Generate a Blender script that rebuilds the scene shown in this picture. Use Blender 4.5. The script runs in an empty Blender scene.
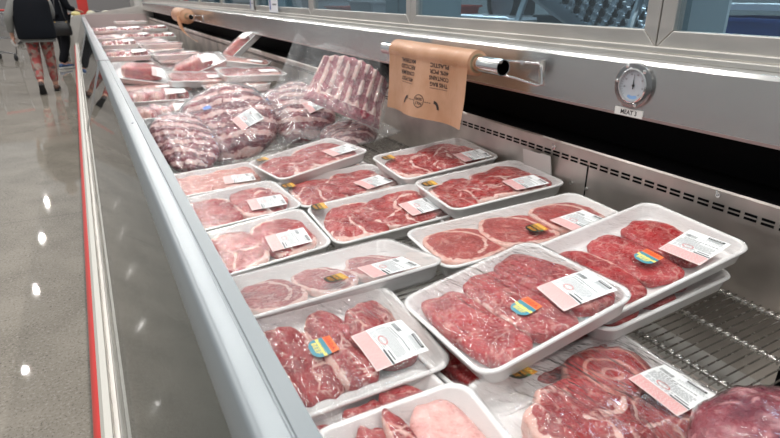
import bpy, bmesh, math, random
import numpy as np
from mathutils import Vector, Matrix, Euler, noise
PI = math.pi
sc = bpy.context.scene
COL = sc.collection
rnd = random.Random(7)
H = 1.30            # camera height above the floor

# ------------------------------------------------------------ objects
def tag(o, label=None, cat=None, group=None, kind=None):
    if label: o['label'] = label
    if cat: o['category'] = cat
    if group: o['group'] = group
    if kind: o['kind'] = kind
    return o

def empty(name, label, cat, loc=(0, 0, 0), rot=(0, 0, 0), group=None):
    o = bpy.data.objects.new(name, None)
    o.empty_display_size = .05
    COL.objects.link(o)
    o.location = loc
    o.rotation_euler = rot
    return tag(o, label, cat, group)

def mesh_obj(name, V, F, mats, parent=None, mi=None, smooth=True, fat=None, uv=None):
    me = bpy.data.meshes.new(name)
    me.from_pydata([tuple(v) for v in V], [], F)
    if not isinstance(mats, (list, tuple)): mats = [mats]
    for m in mats: me.materials.append(m)
    if mi is not None: me.polygons.foreach_set('material_index', mi)
    me.polygons.foreach_set('use_smooth', [smooth] * len(me.polygons))
    if fat is not None:
        a = me.attributes.new('fat', 'FLOAT', 'POINT')
        a.data.foreach_set('value', [float(x) for x in fat])
    me.update()
    o = bpy.data.objects.new(name, me)
    COL.objects.link(o)
    o.parent = parent
    return o

class MB:
    """collects shapes, builds one mesh"""
    def __init__(s): s.V = []; s.F = []; s.M = []
    def add(s, V, F, m=0):
        b = len(s.V); s.V += [tuple(v) for v in V]
        s.F += [tuple(i + b for i in f) for f in F]; s.M += [m] * len(F)
        return s
    def box(s, x0, x1, y0, y1, z0, z1, m=0, M=None):
        V = [Vector((x, y, z)) for x in (x0, x1) for y in (y0, y1) for z in (z0, z1)]
        if M is not None: V = [M @ v for v in V]
        return s.add(V, [(0, 1, 3, 2), (4, 6, 7, 5), (0, 4, 5, 1), (2, 3, 7, 6), (0, 2, 6, 4), (1, 5, 7, 3)], m)
    def tube(s, pts, r, n=10, m=0, cap=True, closed=False):
        pts = [Vector(p) for p in pts]; V = []; F = []
        rr = r if isinstance(r, (list, tuple)) else [r] * len(pts)
        N = len(pts); up = None
        for i, p in enumerate(pts):
            if closed: t = pts[(i + 1) % N] - pts[i - 1]
            else: t = pts[min(i + 1, N - 1)] - pts[max(i - 1, 0)]
            t.normalize()
            if up is None:
                up = Vector((0, 0, 1)) if abs(t.z) < .9 else Vector((1, 0, 0))
            a = t.cross(up).normalized(); b = a.cross(t); up = b
            for k in range(n):
                th = 2 * PI * k / n
                V.append(p + (a * math.cos(th) + b * math.sin(th)) * rr[i])
        for i in range(N if closed else N - 1):
            j = (i + 1) % N
            for k in range(n):
                l = (k + 1) % n
                F.append((i * n + k, i * n + l, j * n + l, j * n + k))
        if cap and not closed:
            F.append(tuple(range(n))[::-1]); F.append(tuple((N - 1) * n + k for k in range(n)))
        return s.add(V, F, m)
    def sweepY(s, prof, y0, y1, m=0, closed=True, cap=True):
        """extrude an (x, z) profile along Y"""
        n = len(prof)
        V = [(x, y0, z) for x, z in prof] + [(x, y1, z) for x, z in prof]
        F = [(k, (k + 1) % n, (k + 1) % n + n, k + n) for k in range(n if closed else n - 1)]
        if cap and closed: F += [tuple(range(n))[::-1], tuple(range(n, 2 * n))]
        return s.add(V, F, m)
    def disc(s, c, r, axis, h, n=32, m=0, r0=0):
        """short cylinder along axis (unit vector)"""
        c = Vector(c); ax = Vector(axis).normalized()
        a = ax.orthogonal().normalized(); b = ax.cross(a)
        V = []
        for q in (0, h):
            for k in range(n):
                th = 2 * PI * k / n
                V.append(c + ax * q + (a * math.cos(th) + b * math.sin(th)) * r)
        F = [(k, (k + 1) % n, (k + 1) % n + n, k + n) for k in range(n)]
        F += [tuple(range(n))[::-1], tuple(range(n, 2 * n))]
        return s.add(V, F, m)
    def build(s, name, mats, parent=None, smooth=False, bevel=0, auto=False):
        o = mesh_obj(name, s.V, s.F, mats, parent, s.M, smooth)
        if auto:
            o.data.polygons.foreach_set('use_smooth', [True] * len(o.data.polygons))
            md = o.modifiers.new('w', 'EDGE_SPLIT'); md.split_angle = math.radians(40)
        if bevel:
            b = o.modifiers.new('b', 'BEVEL'); b.width = bevel; b.segments = 2; b.limit_method = 'ANGLE'
        return o

def copy_tree(o, parent=None):
    c = o.copy(); COL.objects.link(c); c.parent = parent
    for ch in list(o.children): copy_tree(ch, c)
    return c

# ------------------------------------------------------------ materials
MATS = {}
class NT:
    def __init__(s, name):
        s.m = bpy.data.materials.new(name); s.m.use_nodes = True
        s.t = s.m.node_tree; s.t.nodes.clear()
        s.out = s.n('ShaderNodeOutputMaterial')
    def n(s, typ, **k):
        nd = s.t.nodes.new(typ)
        for a, b in k.items(): setattr(nd, a, b)
        return nd
    def l(s, a, b): s.t.links.new(a, b)
    def val(s, sock, v):
        if hasattr(v, 'is_output') or isinstance(v, bpy.types.NodeSocket): s.l(v, sock)
        elif isinstance(v, tuple) and len(v) == 3 and sock.type == 'RGBA': sock.default_value = (*v, 1)
        else: sock.default_value = v
    def math(s, op, a, b=0., c=0., clamp=False):
        nd = s.n('ShaderNodeMath', operation=op, use_clamp=clamp)
        s.val(nd.inputs[0], a); s.val(nd.inputs[1], b)
        if len(nd.inputs) > 2: s.val(nd.inputs[2], c)
        return nd.outputs[0]
    def mix(s, f, a, b):
        nd = s.n('ShaderNodeMix', data_type='RGBA')
        s.val(nd.inputs[0], f); s.val(nd.inputs[6], a); s.val(nd.inputs[7], b)
        return nd.outputs[2]
    def noise(s, co, scale, detail=2., rough=.5, dist=0.):
        nd = s.n('ShaderNodeTexNoise')
        s.l(co, nd.inputs['Vector']); nd.inputs['Scale'].default_value = scale
        nd.inputs['Detail'].default_value = detail; nd.inputs['Roughness'].default_value = rough
        nd.inputs['Distortion'].default_value = dist
        return nd.outputs[0]
    def ramp(s, f, a, b, lo=0., hi=1.):
        nd = s.n('ShaderNodeMapRange', interpolation_type='SMOOTHSTEP')
        s.l(f, nd.inputs[0]) if not isinstance(f, float) else None
        for i, v in zip((1, 2, 3, 4), (a, b, lo, hi)): s.val(nd.inputs[i], v)
        return nd.outputs[0]
    def coord(s, kind='Object', scale=(1, 1, 1), rand=False):
        tc = s.n('ShaderNodeTexCoord').outputs[kind]
        mp = s.n('ShaderNodeMapping'); s.l(tc, mp.inputs[0]); mp.inputs[3].default_value = scale
        if rand:
            oi = s.n('ShaderNodeObjectInfo')
            cb = s.n('ShaderNodeCombineXYZ')
            for i, k in enumerate((7., 13., 5.)): s.l(s.math('MULTIPLY', oi.outputs['Random'], k), cb.inputs[i])
            s.l(cb.outputs[0], mp.inputs[1])
        return mp.outputs[0]
    def schlick(s, nm=None, f0=.045):
        lw = s.n('ShaderNodeLayerWeight'); lw.inputs[0].default_value = .5
        if nm: s.l(nm, lw.inputs['Normal'])
        return s.math('ADD', s.math('MULTIPLY', s.math('POWER', lw.outputs['Facing'], 5.), 1 - f0), f0)
    def bump(s, h, strength=.3, dist=.001, normal=None):
        nd = s.n('ShaderNodeBump'); s.l(h, nd.inputs['Height'])
        nd.inputs['Strength'].default_value = strength; nd.inputs['Distance'].default_value = dist
        if normal: s.l(normal, nd.inputs['Normal'])
        return nd.outputs[0]
    def bsdf(s, col, rough=.5, metal=0., normal=None, **k):
        nd = s.n('ShaderNodeBsdfPrincipled')
        s.val(nd.inputs['Base Color'], col); s.val(nd.inputs['Roughness'], rough)
        s.val(nd.inputs['Metallic'], metal)
        if normal: s.l(normal, nd.inputs['Normal'])
        for a, b in k.items(): s.val(nd.inputs[a.replace('_', ' ')], b)
        return nd
    def done(s, sh):
        s.l(sh.outputs[0] if hasattr(sh, 'outputs') else sh, s.out.inputs[0]); return s.m

def plain(name, col, rough=.5, metal=0., **k):
    if name in MATS: return MATS[name]
    t = NT(name); MATS[name] = t.done(t.bsdf(col, rough, metal, **k)); return MATS[name]

def steel(name, col, rough=.3, aniso=.0, grain=(1, 1, 1), gs=0., var=.0, bs=.15):
    t = NT(name); co = t.coord('Object', grain)
    nz = t.noise(co, 60, 4, .6)
    big = t.noise(t.coord('Object'), 5, 3)
    c = t.mix(t.ramp(big, .3, .7), tuple(x * (1 - var) for x in col), tuple(min(1, x * (1 + var)) for x in col))
    r = t.ramp(nz, .2, .8, rough * .85, rough * 1.2)
    b = t.bsdf(c, r if bs else rough, 1., normal=t.bump(nz, bs, .0006) if bs else None, Anisotropic=aniso)
    if aniso:
        tg = t.n('ShaderNodeTangent', direction_type='RADIAL', axis='Z')
        t.l(tg.outputs[0], b.inputs['Tangent']); b.inputs['Anisotropic Rotation'].default_value = .25
    return t.done(b)

def meat(name, dark, light, fatc, vein=.5, vs=38., fleck=.5, fs=150., rough=.34, gray=None, spiral=False, stripes=False):
    t = NT(name); co = t.coord('Object', rand=True)
    wn = t.n('ShaderNodeTexNoise'); t.l(co, wn.inputs['Vector']); wn.inputs['Scale'].default_value = 22; wn.inputs['Detail'].default_value = 3
    va = t.n('ShaderNodeVectorMath', operation='SCALE'); t.l(wn.outputs['Color'], va.inputs[0]); va.inputs['Scale'].default_value = .05
    vb = t.n('ShaderNodeVectorMath', operation='ADD'); t.l(co, vb.inputs[0]); t.l(va.outputs[0], vb.inputs[1])
    wco = vb.outputs[0]
    vo = t.n('ShaderNodeTexVoronoi', feature='DISTANCE_TO_EDGE'); t.l(wco, vo.inputs['Vector']); vo.inputs['Scale'].default_value = vs
    mask = t.ramp(t.noise(co, 28, 2), .42, .62)
    v = t.math('MULTIPLY', t.ramp(vo.outputs['Distance'], .0, .11, 1., 0.), mask)
    v = t.math('MULTIPLY', v, vein)
    fl = t.math('MULTIPLY', t.ramp(t.noise(wco, fs, 3, .6, .6), .58, .68), fleck)
    at = t.n('ShaderNodeAttribute', attribute_name='fat', attribute_type='GEOMETRY')
    fn = t.math('ADD', at.outputs['Fac'], t.math('MULTIPLY', t.math('SUBTRACT', t.noise(wco, 55, 3), .5), 1.1))
    fa = t.ramp(fn, .42, .6)
    fat = t.math('MAXIMUM', t.math('MAXIMUM', v, fl), fa)
    if spiral:
        # rolled roast: rings of fat wound round the middle
        sx = t.n('ShaderNodeSeparateXYZ'); 
        tc = t.n('ShaderNodeTexCoord'); wob = t.n('ShaderNodeTexNoise'); t.l(tc.outputs['Object'], wob.inputs['Vector']); wob.inputs['Scale'].default_value = 14
        w1 = t.n('ShaderNodeVectorMath', operation='SCALE'); t.l(wob.outputs['Color'], w1.inputs[0]); w1.inputs['Scale'].default_value = .03
        w2 = t.n('ShaderNodeVectorMath', operation='ADD'); t.l(tc.outputs['Object'], w2.inputs[0]); t.l(w1.outputs[0], w2.inputs[1])
        wv = t.n('ShaderNodeTexWave', wave_type='RINGS', rings_direction='Z'); t.l(w2.outputs[0], wv.inputs['Vector'])
        wv.inputs['Scale'].default_value = 11; wv.inputs['Distortion'].default_value = 1.5; wv.inputs['Detail'].default_value = 2
        fat = t.math('MAXIMUM', fat, t.math('MULTIPLY', t.ramp(wv.outputs['Fac'], .78, .95), .75))
    base = t.mix(t.ramp(t.noise(co, 20, 4, .6), .3, .7), dark, light)
    fine = t.ramp(t.noise(co, 260, 2), .3, .75, 0., .35)
    base = t.mix(fine, base, tuple(min(1, x * 1.35 + .02) for x in light))
    if gray: base = t.mix(t.ramp(t.noise(co, 9, 3), .5, .7), base, gray)
    fc = t.mix(t.ramp(t.noise(co, 60, 3), .35, .7), fatc, tuple(x * y for x, y in zip(fatc, (.93, .72, .68))))
    col = t.mix(fat, base, fc)
    hgt = t.math('ADD', t.noise(wco, 70, 4, .6), t.math('MULTIPLY', fat, .3))
    b = t.bsdf(col, t.ramp(t.noise(co, 90, 2), .3, .7, rough * .7, rough * 1.3), 0, normal=t.bump(hgt, .6, .0032))
    b.inputs['Subsurface Weight'].default_value = .12
    b.inputs['Subsurface Radius'].default_value = (.012, .004, .003)
    b.inputs['Subsurface Scale'].default_value = 1.
    return t.done(b)

def film(name, haze=.04, gloss=1.6, wr=.5, tint=(1, 1, 1), sc_=(1, 1, 1), rough=.06, white=.8, scale=26., patch=0., wd=.004):
    t = NT(name); co = t.coord('Object', sc_, rand=True)
    n1 = t.noise(co, scale, 3, .55, 1.5)
    n2 = t.noise(co, scale * 4, 2, .5, .8)
    h = t.math('ADD', n1, t.math('MULTIPLY', n2, .22))
    nm = t.bump(h, wr, wd)
    fr = t.schlick(nm)
    g = t.n('ShaderNodeBsdfGlossy'); g.inputs['Roughness'].default_value = rough; t.l(nm, g.inputs['Normal'])
    tr = t.n('ShaderNodeBsdfTransparent'); tr.inputs[0].default_value = (*tint, 1)
    m1 = t.n('ShaderNodeMixShader'); t.l(t.math('MULTIPLY', fr, gloss, clamp=True), m1.inputs[0]); t.l(tr.outputs[0], m1.inputs[1]); t.l(g.outputs[0], m1.inputs[2])
    d = t.n('ShaderNodeBsdfDiffuse'); d.inputs[0].default_value = (white, white, white, 1)
    m2 = t.n('ShaderNodeMixShader')
    ridge = t.math('SUBTRACT', 1., t.math('MULTIPLY', t.math('ABSOLUTE', t.math('SUBTRACT', n1, .5)), 2.))
    crease = t.math('ADD', t.math('MULTIPLY', t.ramp(ridge, .93, 1.), patch), haze)
    t.l(crease, m2.inputs[0])
    t.l(m1.outputs[0], m2.inputs[1]); t.l(d.outputs[0], m2.inputs[2])
    return t.done(m2)

def glass(name, tint, gloss=1., ior=1.5, rough=.01, haze=0., hz=(.5, .5, .5)):
    t = NT(name)
    fr = t.schlick()
    g = t.n('ShaderNodeBsdfGlossy'); g.inputs['Roughness'].default_value = rough
    tr = t.n('ShaderNodeBsdfTransparent'); tr.inputs[0].default_value = (*tint, 1)
    m1 = t.n('ShaderNodeMixShader'); t.l(t.math('MULTIPLY', fr, gloss, clamp=True), m1.inputs[0]); t.l(tr.outputs[0], m1.inputs[1]); t.l(g.outputs[0], m1.inputs[2])
    d = t.n('ShaderNodeBsdfDiffuse'); d.inputs[0].default_value = (*hz, 1)
    m2 = t.n('ShaderNodeMixShader'); m2.inputs[0].default_value = haze
    t.l(m1.outputs[0], m2.inputs[1]); t.l(d.outputs[0], m2.inputs[2])
    return t.done(m2)

def concrete():
    t = NT('polished_concrete'); co = t.coord('Object')
    a = t.noise(co, 3, 4, .6); b = t.noise(co, 90, 3, .7); c = t.noise(co, 260, 2, .6)
    base = t.mix(t.ramp(a, .3, .7), (.180, .162, .136), (.235, .213, .180))
    base = t.mix(t.ramp(b, .52, .68), base, (.28, .26, .23))
    base = t.mix(t.ramp(b, .30, .44, 1., 0.), base, (.085, .072, .06))
    vo = t.n('ShaderNodeTexVoronoi'); t.l(co, vo.inputs['Vector']); vo.inputs['Scale'].default_value = 85
    base = t.mix(t.math('MULTIPLY', t.ramp(vo.outputs['Distance'], .12, .3, 1., 0.), t.ramp(c, .5, .6)), base, (.07, .06, .055))
    # sawn joints of the slab
    sx = t.n('ShaderNodeSeparateXYZ'); t.l(co, sx.inputs[0])
    def joint(s, per, off):
        f = t.math('FRACT', t.math('DIVIDE', t.math('ADD', s, off), per))
        return t.ramp(f, 0., .003, 1., 0.)
    j = t.math('MAXIMUM', joint(sx.outputs[0], 3.0, 10.9), joint(sx.outputs[1], 3.6, 50.1))
    base = t.mix(t.math('MULTIPLY', j, .6), base, (.06, .055, .05))
    bs = t.bsdf(base, t.ramp(a, .3, .7, .015, .035), 0., normal=t.bump(t.noise(co, 30, 3), .06, .002))
    bs.inputs['Specular IOR Level'].default_value = .38
    return t.done(bs)

M_steel = steel('brushed_steel', (.58, .575, .56), .25, .8, (1, .05, 1), var=.03, bs=0)
M_liner = steel('liner_steel', (.66, .61, .57), .38, 0., (1, .3, 1), var=.18)
M_frame = steel('window_aluminium', (.60, .575, .54), .42, 0., (1, .1, 1), var=.05)
M_rail = plain('rail_aluminium', (.205, .230, .245), .32, .25)
M_chrome = plain('chrome', (.75, .74, .73), .09, 1.)
M_wire = steel('wire_chrome', (.55, .53, .50), .25, 0.)
M_black = plain('black_plastic', (.003, .003, .0035), .8, Specular_IOR_Level=.1)
M_dark = plain('dark_metal', (.02, .02, .022), .5, .3)
M_red = plain('red_bumper', (.55, .035, .03), .38)
M_cream = plain('cream_strip', (.62, .60, .55), .45)
M_rubber = plain('black_rubber', (.015, .015, .016), .7)
M_inner = plain('inner_panel', (.25, .27, .265), .5)
M_foam = plain('white_foam', (.82, .81, .80), .38, Coat_Weight=.5, Coat_Roughness=.12)
M_paper = plain('label_paper', (.86, .88, .88), .45)
M_pink = plain('label_pink', (.83, .66, .64), .5)
M_ink = plain('label_ink', (.20, .21, .22), .6)
M_inkl = plain('label_ink_light', (.40, .42, .43), .6)
M_inkb = plain('label_ink_black', (.02, .02, .022), .5)
M_inkr = plain('label_red', (.75, .12, .12), .5)
M_dots = plain('label_dots', (.80, .30, .30), .5)
M_st = [plain('sticker_orange', (.80, .16, .03), .4), plain('sticker_yellow', (.85, .74, .18), .4), plain('sticker_blue', (.07, .28, .36), .4), plain('sticker_red', (.6, .03, .02), .4)]
M_sd = [plain('sticker_gold', (.60, .26, .03), .4), plain('sticker_black', (.02, .025, .02), .4), plain('sticker_green', (.05, .13, .07), .4), M_st[1]]
FAT = (.72, .48, .42)
ME = dict(
    red=meat('beef_bright', (.20, .007, .010), (.41, .022, .025), FAT, .42, 34, .75, 200),
    deep=meat('beef_deep', (.15, .006, .009), (.36, .020, .022), FAT, .85, 30, .75, 180),
    rib=meat('beef_rib', (.25, .034, .034), (.42, .078, .070), FAT, .40, 26, .55, 190, .42),
    chop=meat('beef_chop', (.21, .012, .015), (.42, .045, .043), (.80, .60, .55), .55, 24, .5, 140),
    pale=meat('pork_pale', (.50, .17, .14), (.62, .27, .22), (.80, .62, .56), .5, 22, .5, 120, .45),
    fatty=meat('fat_slab', (.62, .28, .26), (.76, .44, .40), (.86, .70, .66), .5, 16, .4, 60),
    roll=meat('rolled_roast', (.20, .008, .011), (.38, .025, .026), (.74, .42, .36), .55, 24, .55, 130, spiral=True),
    bag=meat('cryovac_beef', (.055, .008, .020), (.24, .035, .048), (.72, .52, .50), .35, 18, .6, 40, .3),
    ribs=meat('rib_rack', (.14, .018, .04), (.36, .07, .10), (.80, .62, .58), .5, 20, .5, 60, .3),
)
F_wrap = film('stretch_film', .004, 1.35, .7, wd=.005)
F_wrinkle = film('creased_film', .008, 2.2, 1., sc_=(1, .3, 1), patch=.06, wd=.010)
F_haze = film('fogged_film', .15, 1.3, .3, white=.75, wd=.002)
F_bag = film('vacuum_bag', .04, 1.9, .9, scale=14, patch=.10, wd=.008)
F_bagh = film('loose_bag', .15, 1.5, .8, scale=9, patch=.16, white=.6, wd=.012)

# ------------------------------------------------------------ text
_tc = {}
def text_geo(s, spacing=1.):
    if s in _tc: return _tc[s]
    cu = bpy.data.curves.new('t', 'FONT'); cu.body = s; cu.size = 1; cu.align_x = 'CENTER'; cu.align_y = 'CENTER'; cu.resolution_u = 2
    cu.offset = .022
    ob = bpy.data.objects.new('t', cu); COL.objects.link(ob)
    dg = bpy.context.evaluated_depsgraph_get()
    me = bpy.data.meshes.new_from_object(ob.evaluated_get(dg))
    V = np.array([v.co[:2] for v in me.vertices]); F = [tuple(p.vertices) for p in me.polygons]
    bpy.data.objects.remove(ob); bpy.data.meshes.remove(me); bpy.data.curves.remove(cu)
    mn, mx = V.min(0), V.max(0)
    V = (V - (mn + mx) / 2); _tc[s] = (V, F, mx - mn)
    return _tc[s]
def add_text(mb, s, fn, cx, cy, w, h, m=0, flip=False):
    """text fitted into w x h about (cx, cy) of a surface fn(u, v) -> point"""
    V, F, sz = text_geo(s)
    k = -1 if flip else 1
    mb.add([fn(cx + k * x / sz[0] * w, cy + k * y / sz[1] * h) for x, y in V], F, m)
F_far = film('glary_film', .01, 1.3, 1., scale=20, patch=.16, wd=.008)
# ------------------------------------------------------------ trays
def rrect(w, d, r, n=6):
    """outline of a rounded rectangle, counter-clockwise"""
    P = []
    for cx, cy, a0 in ((w/2-r, d/2-r, 0), (-w/2+r, d/2-r, 90), (-w/2+r, -d/2+r, 180), (w/2-r, -d/2+r, 270)):
        for k in range(n + 1):
            a = math.radians(a0 + 90 * k / n)
            P.append((cx + r * math.cos(a), cy + r * math.sin(a)))
    return P
def tray_mesh(w, d, h=.042, parent=None, r=.034, name='foam_tray'):
    rings = [(.030, -h), (.020, -h+.001), (.012, -h+.010), (.006, -.007), (.0015, -.0055), (0, -.003), (.001, -.0005), (.004, .0008), (.0075, 0.), (.010, -.003), (.0165, -h*.6), (.022, -.031), (.032, -.032)]
    V = []; F = []; n = None
    for ins, z in rings:
        rr = max(.006, r - ins * .5)
        P = rrect(w - 2*ins, d - 2*ins, rr); n = len(P)
        V += [(x, y, z) for x, y in P]
    for i in range(len(rings) - 1):
        for k in range(n):
            l = (k + 1) % n
            F.append((i*n+k, i*n+l, (i+1)*n+l, (i+1)*n+k))
    F.append(tuple(range(n))[::-1]); F.append(tuple((len(rings)-1)*n+k for k in range(n)))
    return mesh_obj(name, V, F, M_foam, parent)

def piece(cx, cy, lx, ly, h, z0, mat, parent, seed, ang=0., p=2.6, wob=.10, bump=.004, fatf=None, tilt=(0, 0), name='steak', ns=52, nr=13, notch=0.):
    """one slab of meat: lobed outline, soft edge, rippled top"""
    V = []; fat = []; F = []
    ca, sa = math.cos(ang), math.sin(ang)
    off = Vector((seed * 3.7, seed * 1.9, seed * 5.3))
    def rad(th):
        c, s = abs(math.cos(th)), abs(math.sin(th))
        b = 1 / ((c ** p + s ** p) ** (1 / p))
        q = Vector((math.cos(th) * 1.2, math.sin(th) * 1.2, 0)) + off
        r = b * (1 + wob * noise.noise(q) * 2 + wob * .6 * noise.noise(q * 2.7))
        if notch: r *= 1 - notch * math.exp(-((th - 1.2) / .35) ** 2)
        return r
    prof = [(k / (nr - 1), 1.0) for k in range(nr)]
    rows = [(min(1, s * 1.0), None) for s, _ in prof]
    rows += [(1.015, .62), (1.0, .30), (.95, .02)]
    for j, (s, zf) in enumerate(rows):
        for k in range(ns):
            th = 2 * PI * k / ns; R = rad(th) * s
            x, y = R * math.cos(th) * lx / 2, R * math.sin(th) * ly / 2
            if zf is None:
                z = h * (1 - .22 * s ** 7)
                q = Vector((x, y, 0)) * 24 + off
                z += bump * (noise.noise(q) + .6 * noise.noise(q * 2.3)) * (1 if s < .97 else .5)
            else: z = h * zf
            fat.append(fatf(s, th, x / lx * 2, y / ly * 2) if fatf else 0.)
            X, Y = cx + x * ca - y * sa, cy + x * sa + y * ca
            V.append((X - cx, Y - cy, z + tilt[0] * (X - cx) + tilt[1] * (Y - cy)))
    for j in range(len(rows) - 1):
        for k in range(ns):
            l = (k + 1) % ns
            if j == 0: F.append((0, ns + k, ns + l))
            else: F.append((j*ns+k, (j+1)*ns+k, (j+1)*ns+l, j*ns+l))
    F.append(tuple((len(rows)-1)*ns+k for k in range(ns)))
    o = mesh_obj(name, V, F, mat, parent, fat=fat)
    o.location = (cx, cy, z0)
    return o, [(v[0] + cx, v[1] + cy, v[2] + z0) for v in V[:(nr + 1) * ns]]

def fat_edge(side=0, w=.18, a=.9):
    """fat cap along the +x / -x side"""
    def f(s, th, x, y):
        v = x if side == 0 else -x
        return a * max(0, min(1, (v - (1 - w * 2)) / w + .1))
    return f
def fat_rib(seed=0):
    """ribeye: fat rim, crescent of fat inside, kernel in one corner"""
    def f(s, th, x, y):
        v = .85 * max(0, min(1, (s - .86) / .08))
        d = math.hypot(x + .22, y - .05)
        v = max(v, .9 * math.exp(-((d - .80) / .07) ** 2) * (1 if x > -.05 else .35))
        d2 = math.hypot(x - .75, y + .55)
        return max(v, .75 * math.exp(-(d2 / .16) ** 2))
    return f
def fat_chop(seed=0):
    def f(s, th, x, y):
        v = .9 * max(0, min(1, (s - .84) / .1)) * (.6 + .4 * math.sin(th * 2 + seed))
        v = max(v, .9 * math.exp(-((y - .35 * math.sin(3 * x + seed) - .15) / .09) ** 2) * (.5 + .5 * math.sin(seed * 2 + x * 3)))
        return max(v, .8 * math.exp(-((x - .1 * math.sin(5 * y + seed) + .1) / .07) ** 2) * (1 if y < .1 else .3))
    return f

def film_surface(w, d, tops, parent, mat, hmin=.0025, name='film', extra=None, nx=46, ny=34, skirt=True, rr=.034, wrinkle=.0009, seed=0):
    """a stretched sheet: pinned at the tray rim, resting on the meat"""
    G = np.full((nx, ny), -1.)
    xs = np.linspace(-w/2, w/2, nx); ys = np.linspace(-d/2, d/2, ny)
    for x, y, z in tops:
        i = (x / w + .5) * (nx - 1); j = (y / d + .5) * (ny - 1)
        for a in (int(i), int(i) + 1):
            for b in (int(j), int(j) + 1):
                if 0 < a < nx - 1 and 0 < b < ny - 1: G[a, b] = max(G[a, b], z)
    G += .0012
    Z = np.maximum(G, hmin)
    pin = np.zeros((nx, ny), bool); pin[0] = pin[-1] = True; pin[:, 0] = pin[:, -1] = True
    for i, x in enumerate(xs):
        for j, y in enumerate(ys):
            ax, ay = abs(x) - (w/2 - rr), abs(y) - (d/2 - rr)
            if ax > 0 and ay > 0 and math.hypot(ax, ay) >= rr - .004: pin[i, j] = True
    Z[pin] = hmin
    lo = np.maximum(G, hmin - .010)
    for it in range(130):
        A = (np.roll(Z, 1, 0) + np.roll(Z, -1, 0) + np.roll(Z, 1, 1) + np.roll(Z, -1, 1)) / 4
        Z = np.maximum(A, lo); Z[pin] = hmin
    def hz(x, y):
        i = min(max((x / w + .5) * (nx - 1), 0), nx - 1.001); j = min(max((y / d + .5) * (ny - 1), 0), ny - 1.001)
        a, b = int(i), int(j); u, v = i - a, j - b
        return Z[a, b]*(1-u)*(1-v) + Z[a+1, b]*u*(1-v) + Z[a, b+1]*(1-u)*v + Z[a+1, b+1]*u*v
    V = []; F = []
    for i, x in enumerate(xs):
        for j, y in enumerate(ys):
            X, Y = x, y
            ax, ay = abs(x) - (w/2 - rr), abs(y) - (d/2 - rr)
            if ax > 0 and ay > 0:
                q = math.hypot(ax, ay)
                m = max(ax, ay)
                k = m / q
                X = math.copysign(w/2 - rr + ax * k, x); Y = math.copysign(d/2 - rr + ay * k, y)
            z = Z[i, j]
            if not pin[i, j]:
                z += wrinkle * abs(noise.noise(Vector((x * 30, y * 14, seed * 3.1)))) * 2
            V.append((X, Y, z))
    for i in range(nx - 1):
        for j in range(ny - 1):
            F.append((i*ny+j, (i+1)*ny+j, (i+1)*ny+j+1, i*ny+j+1))
    if skirt:
        b = len(V); P = rrect(w + .002, d + .002, rr); Q = rrect(w - .012, d - .012, rr); R = rrect(w - .03, d - .03, rr)
        n = len(P)
        V += [(x, y, hmin - .001) for x, y in P] + [(x, y, -.008) for x, y in Q] + [(x, y, -.026) for x, y in R]
        for r_ in range(2):
            for k in range(n):
                l = (k + 1) % n
                F.append((b+r_*n+k, b+(r_+1)*n+k, b+(r_+1)*n+l, b+r_*n+l))
    o = mesh_obj(name, V, F, mat, parent)
    return o, hz

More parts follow.
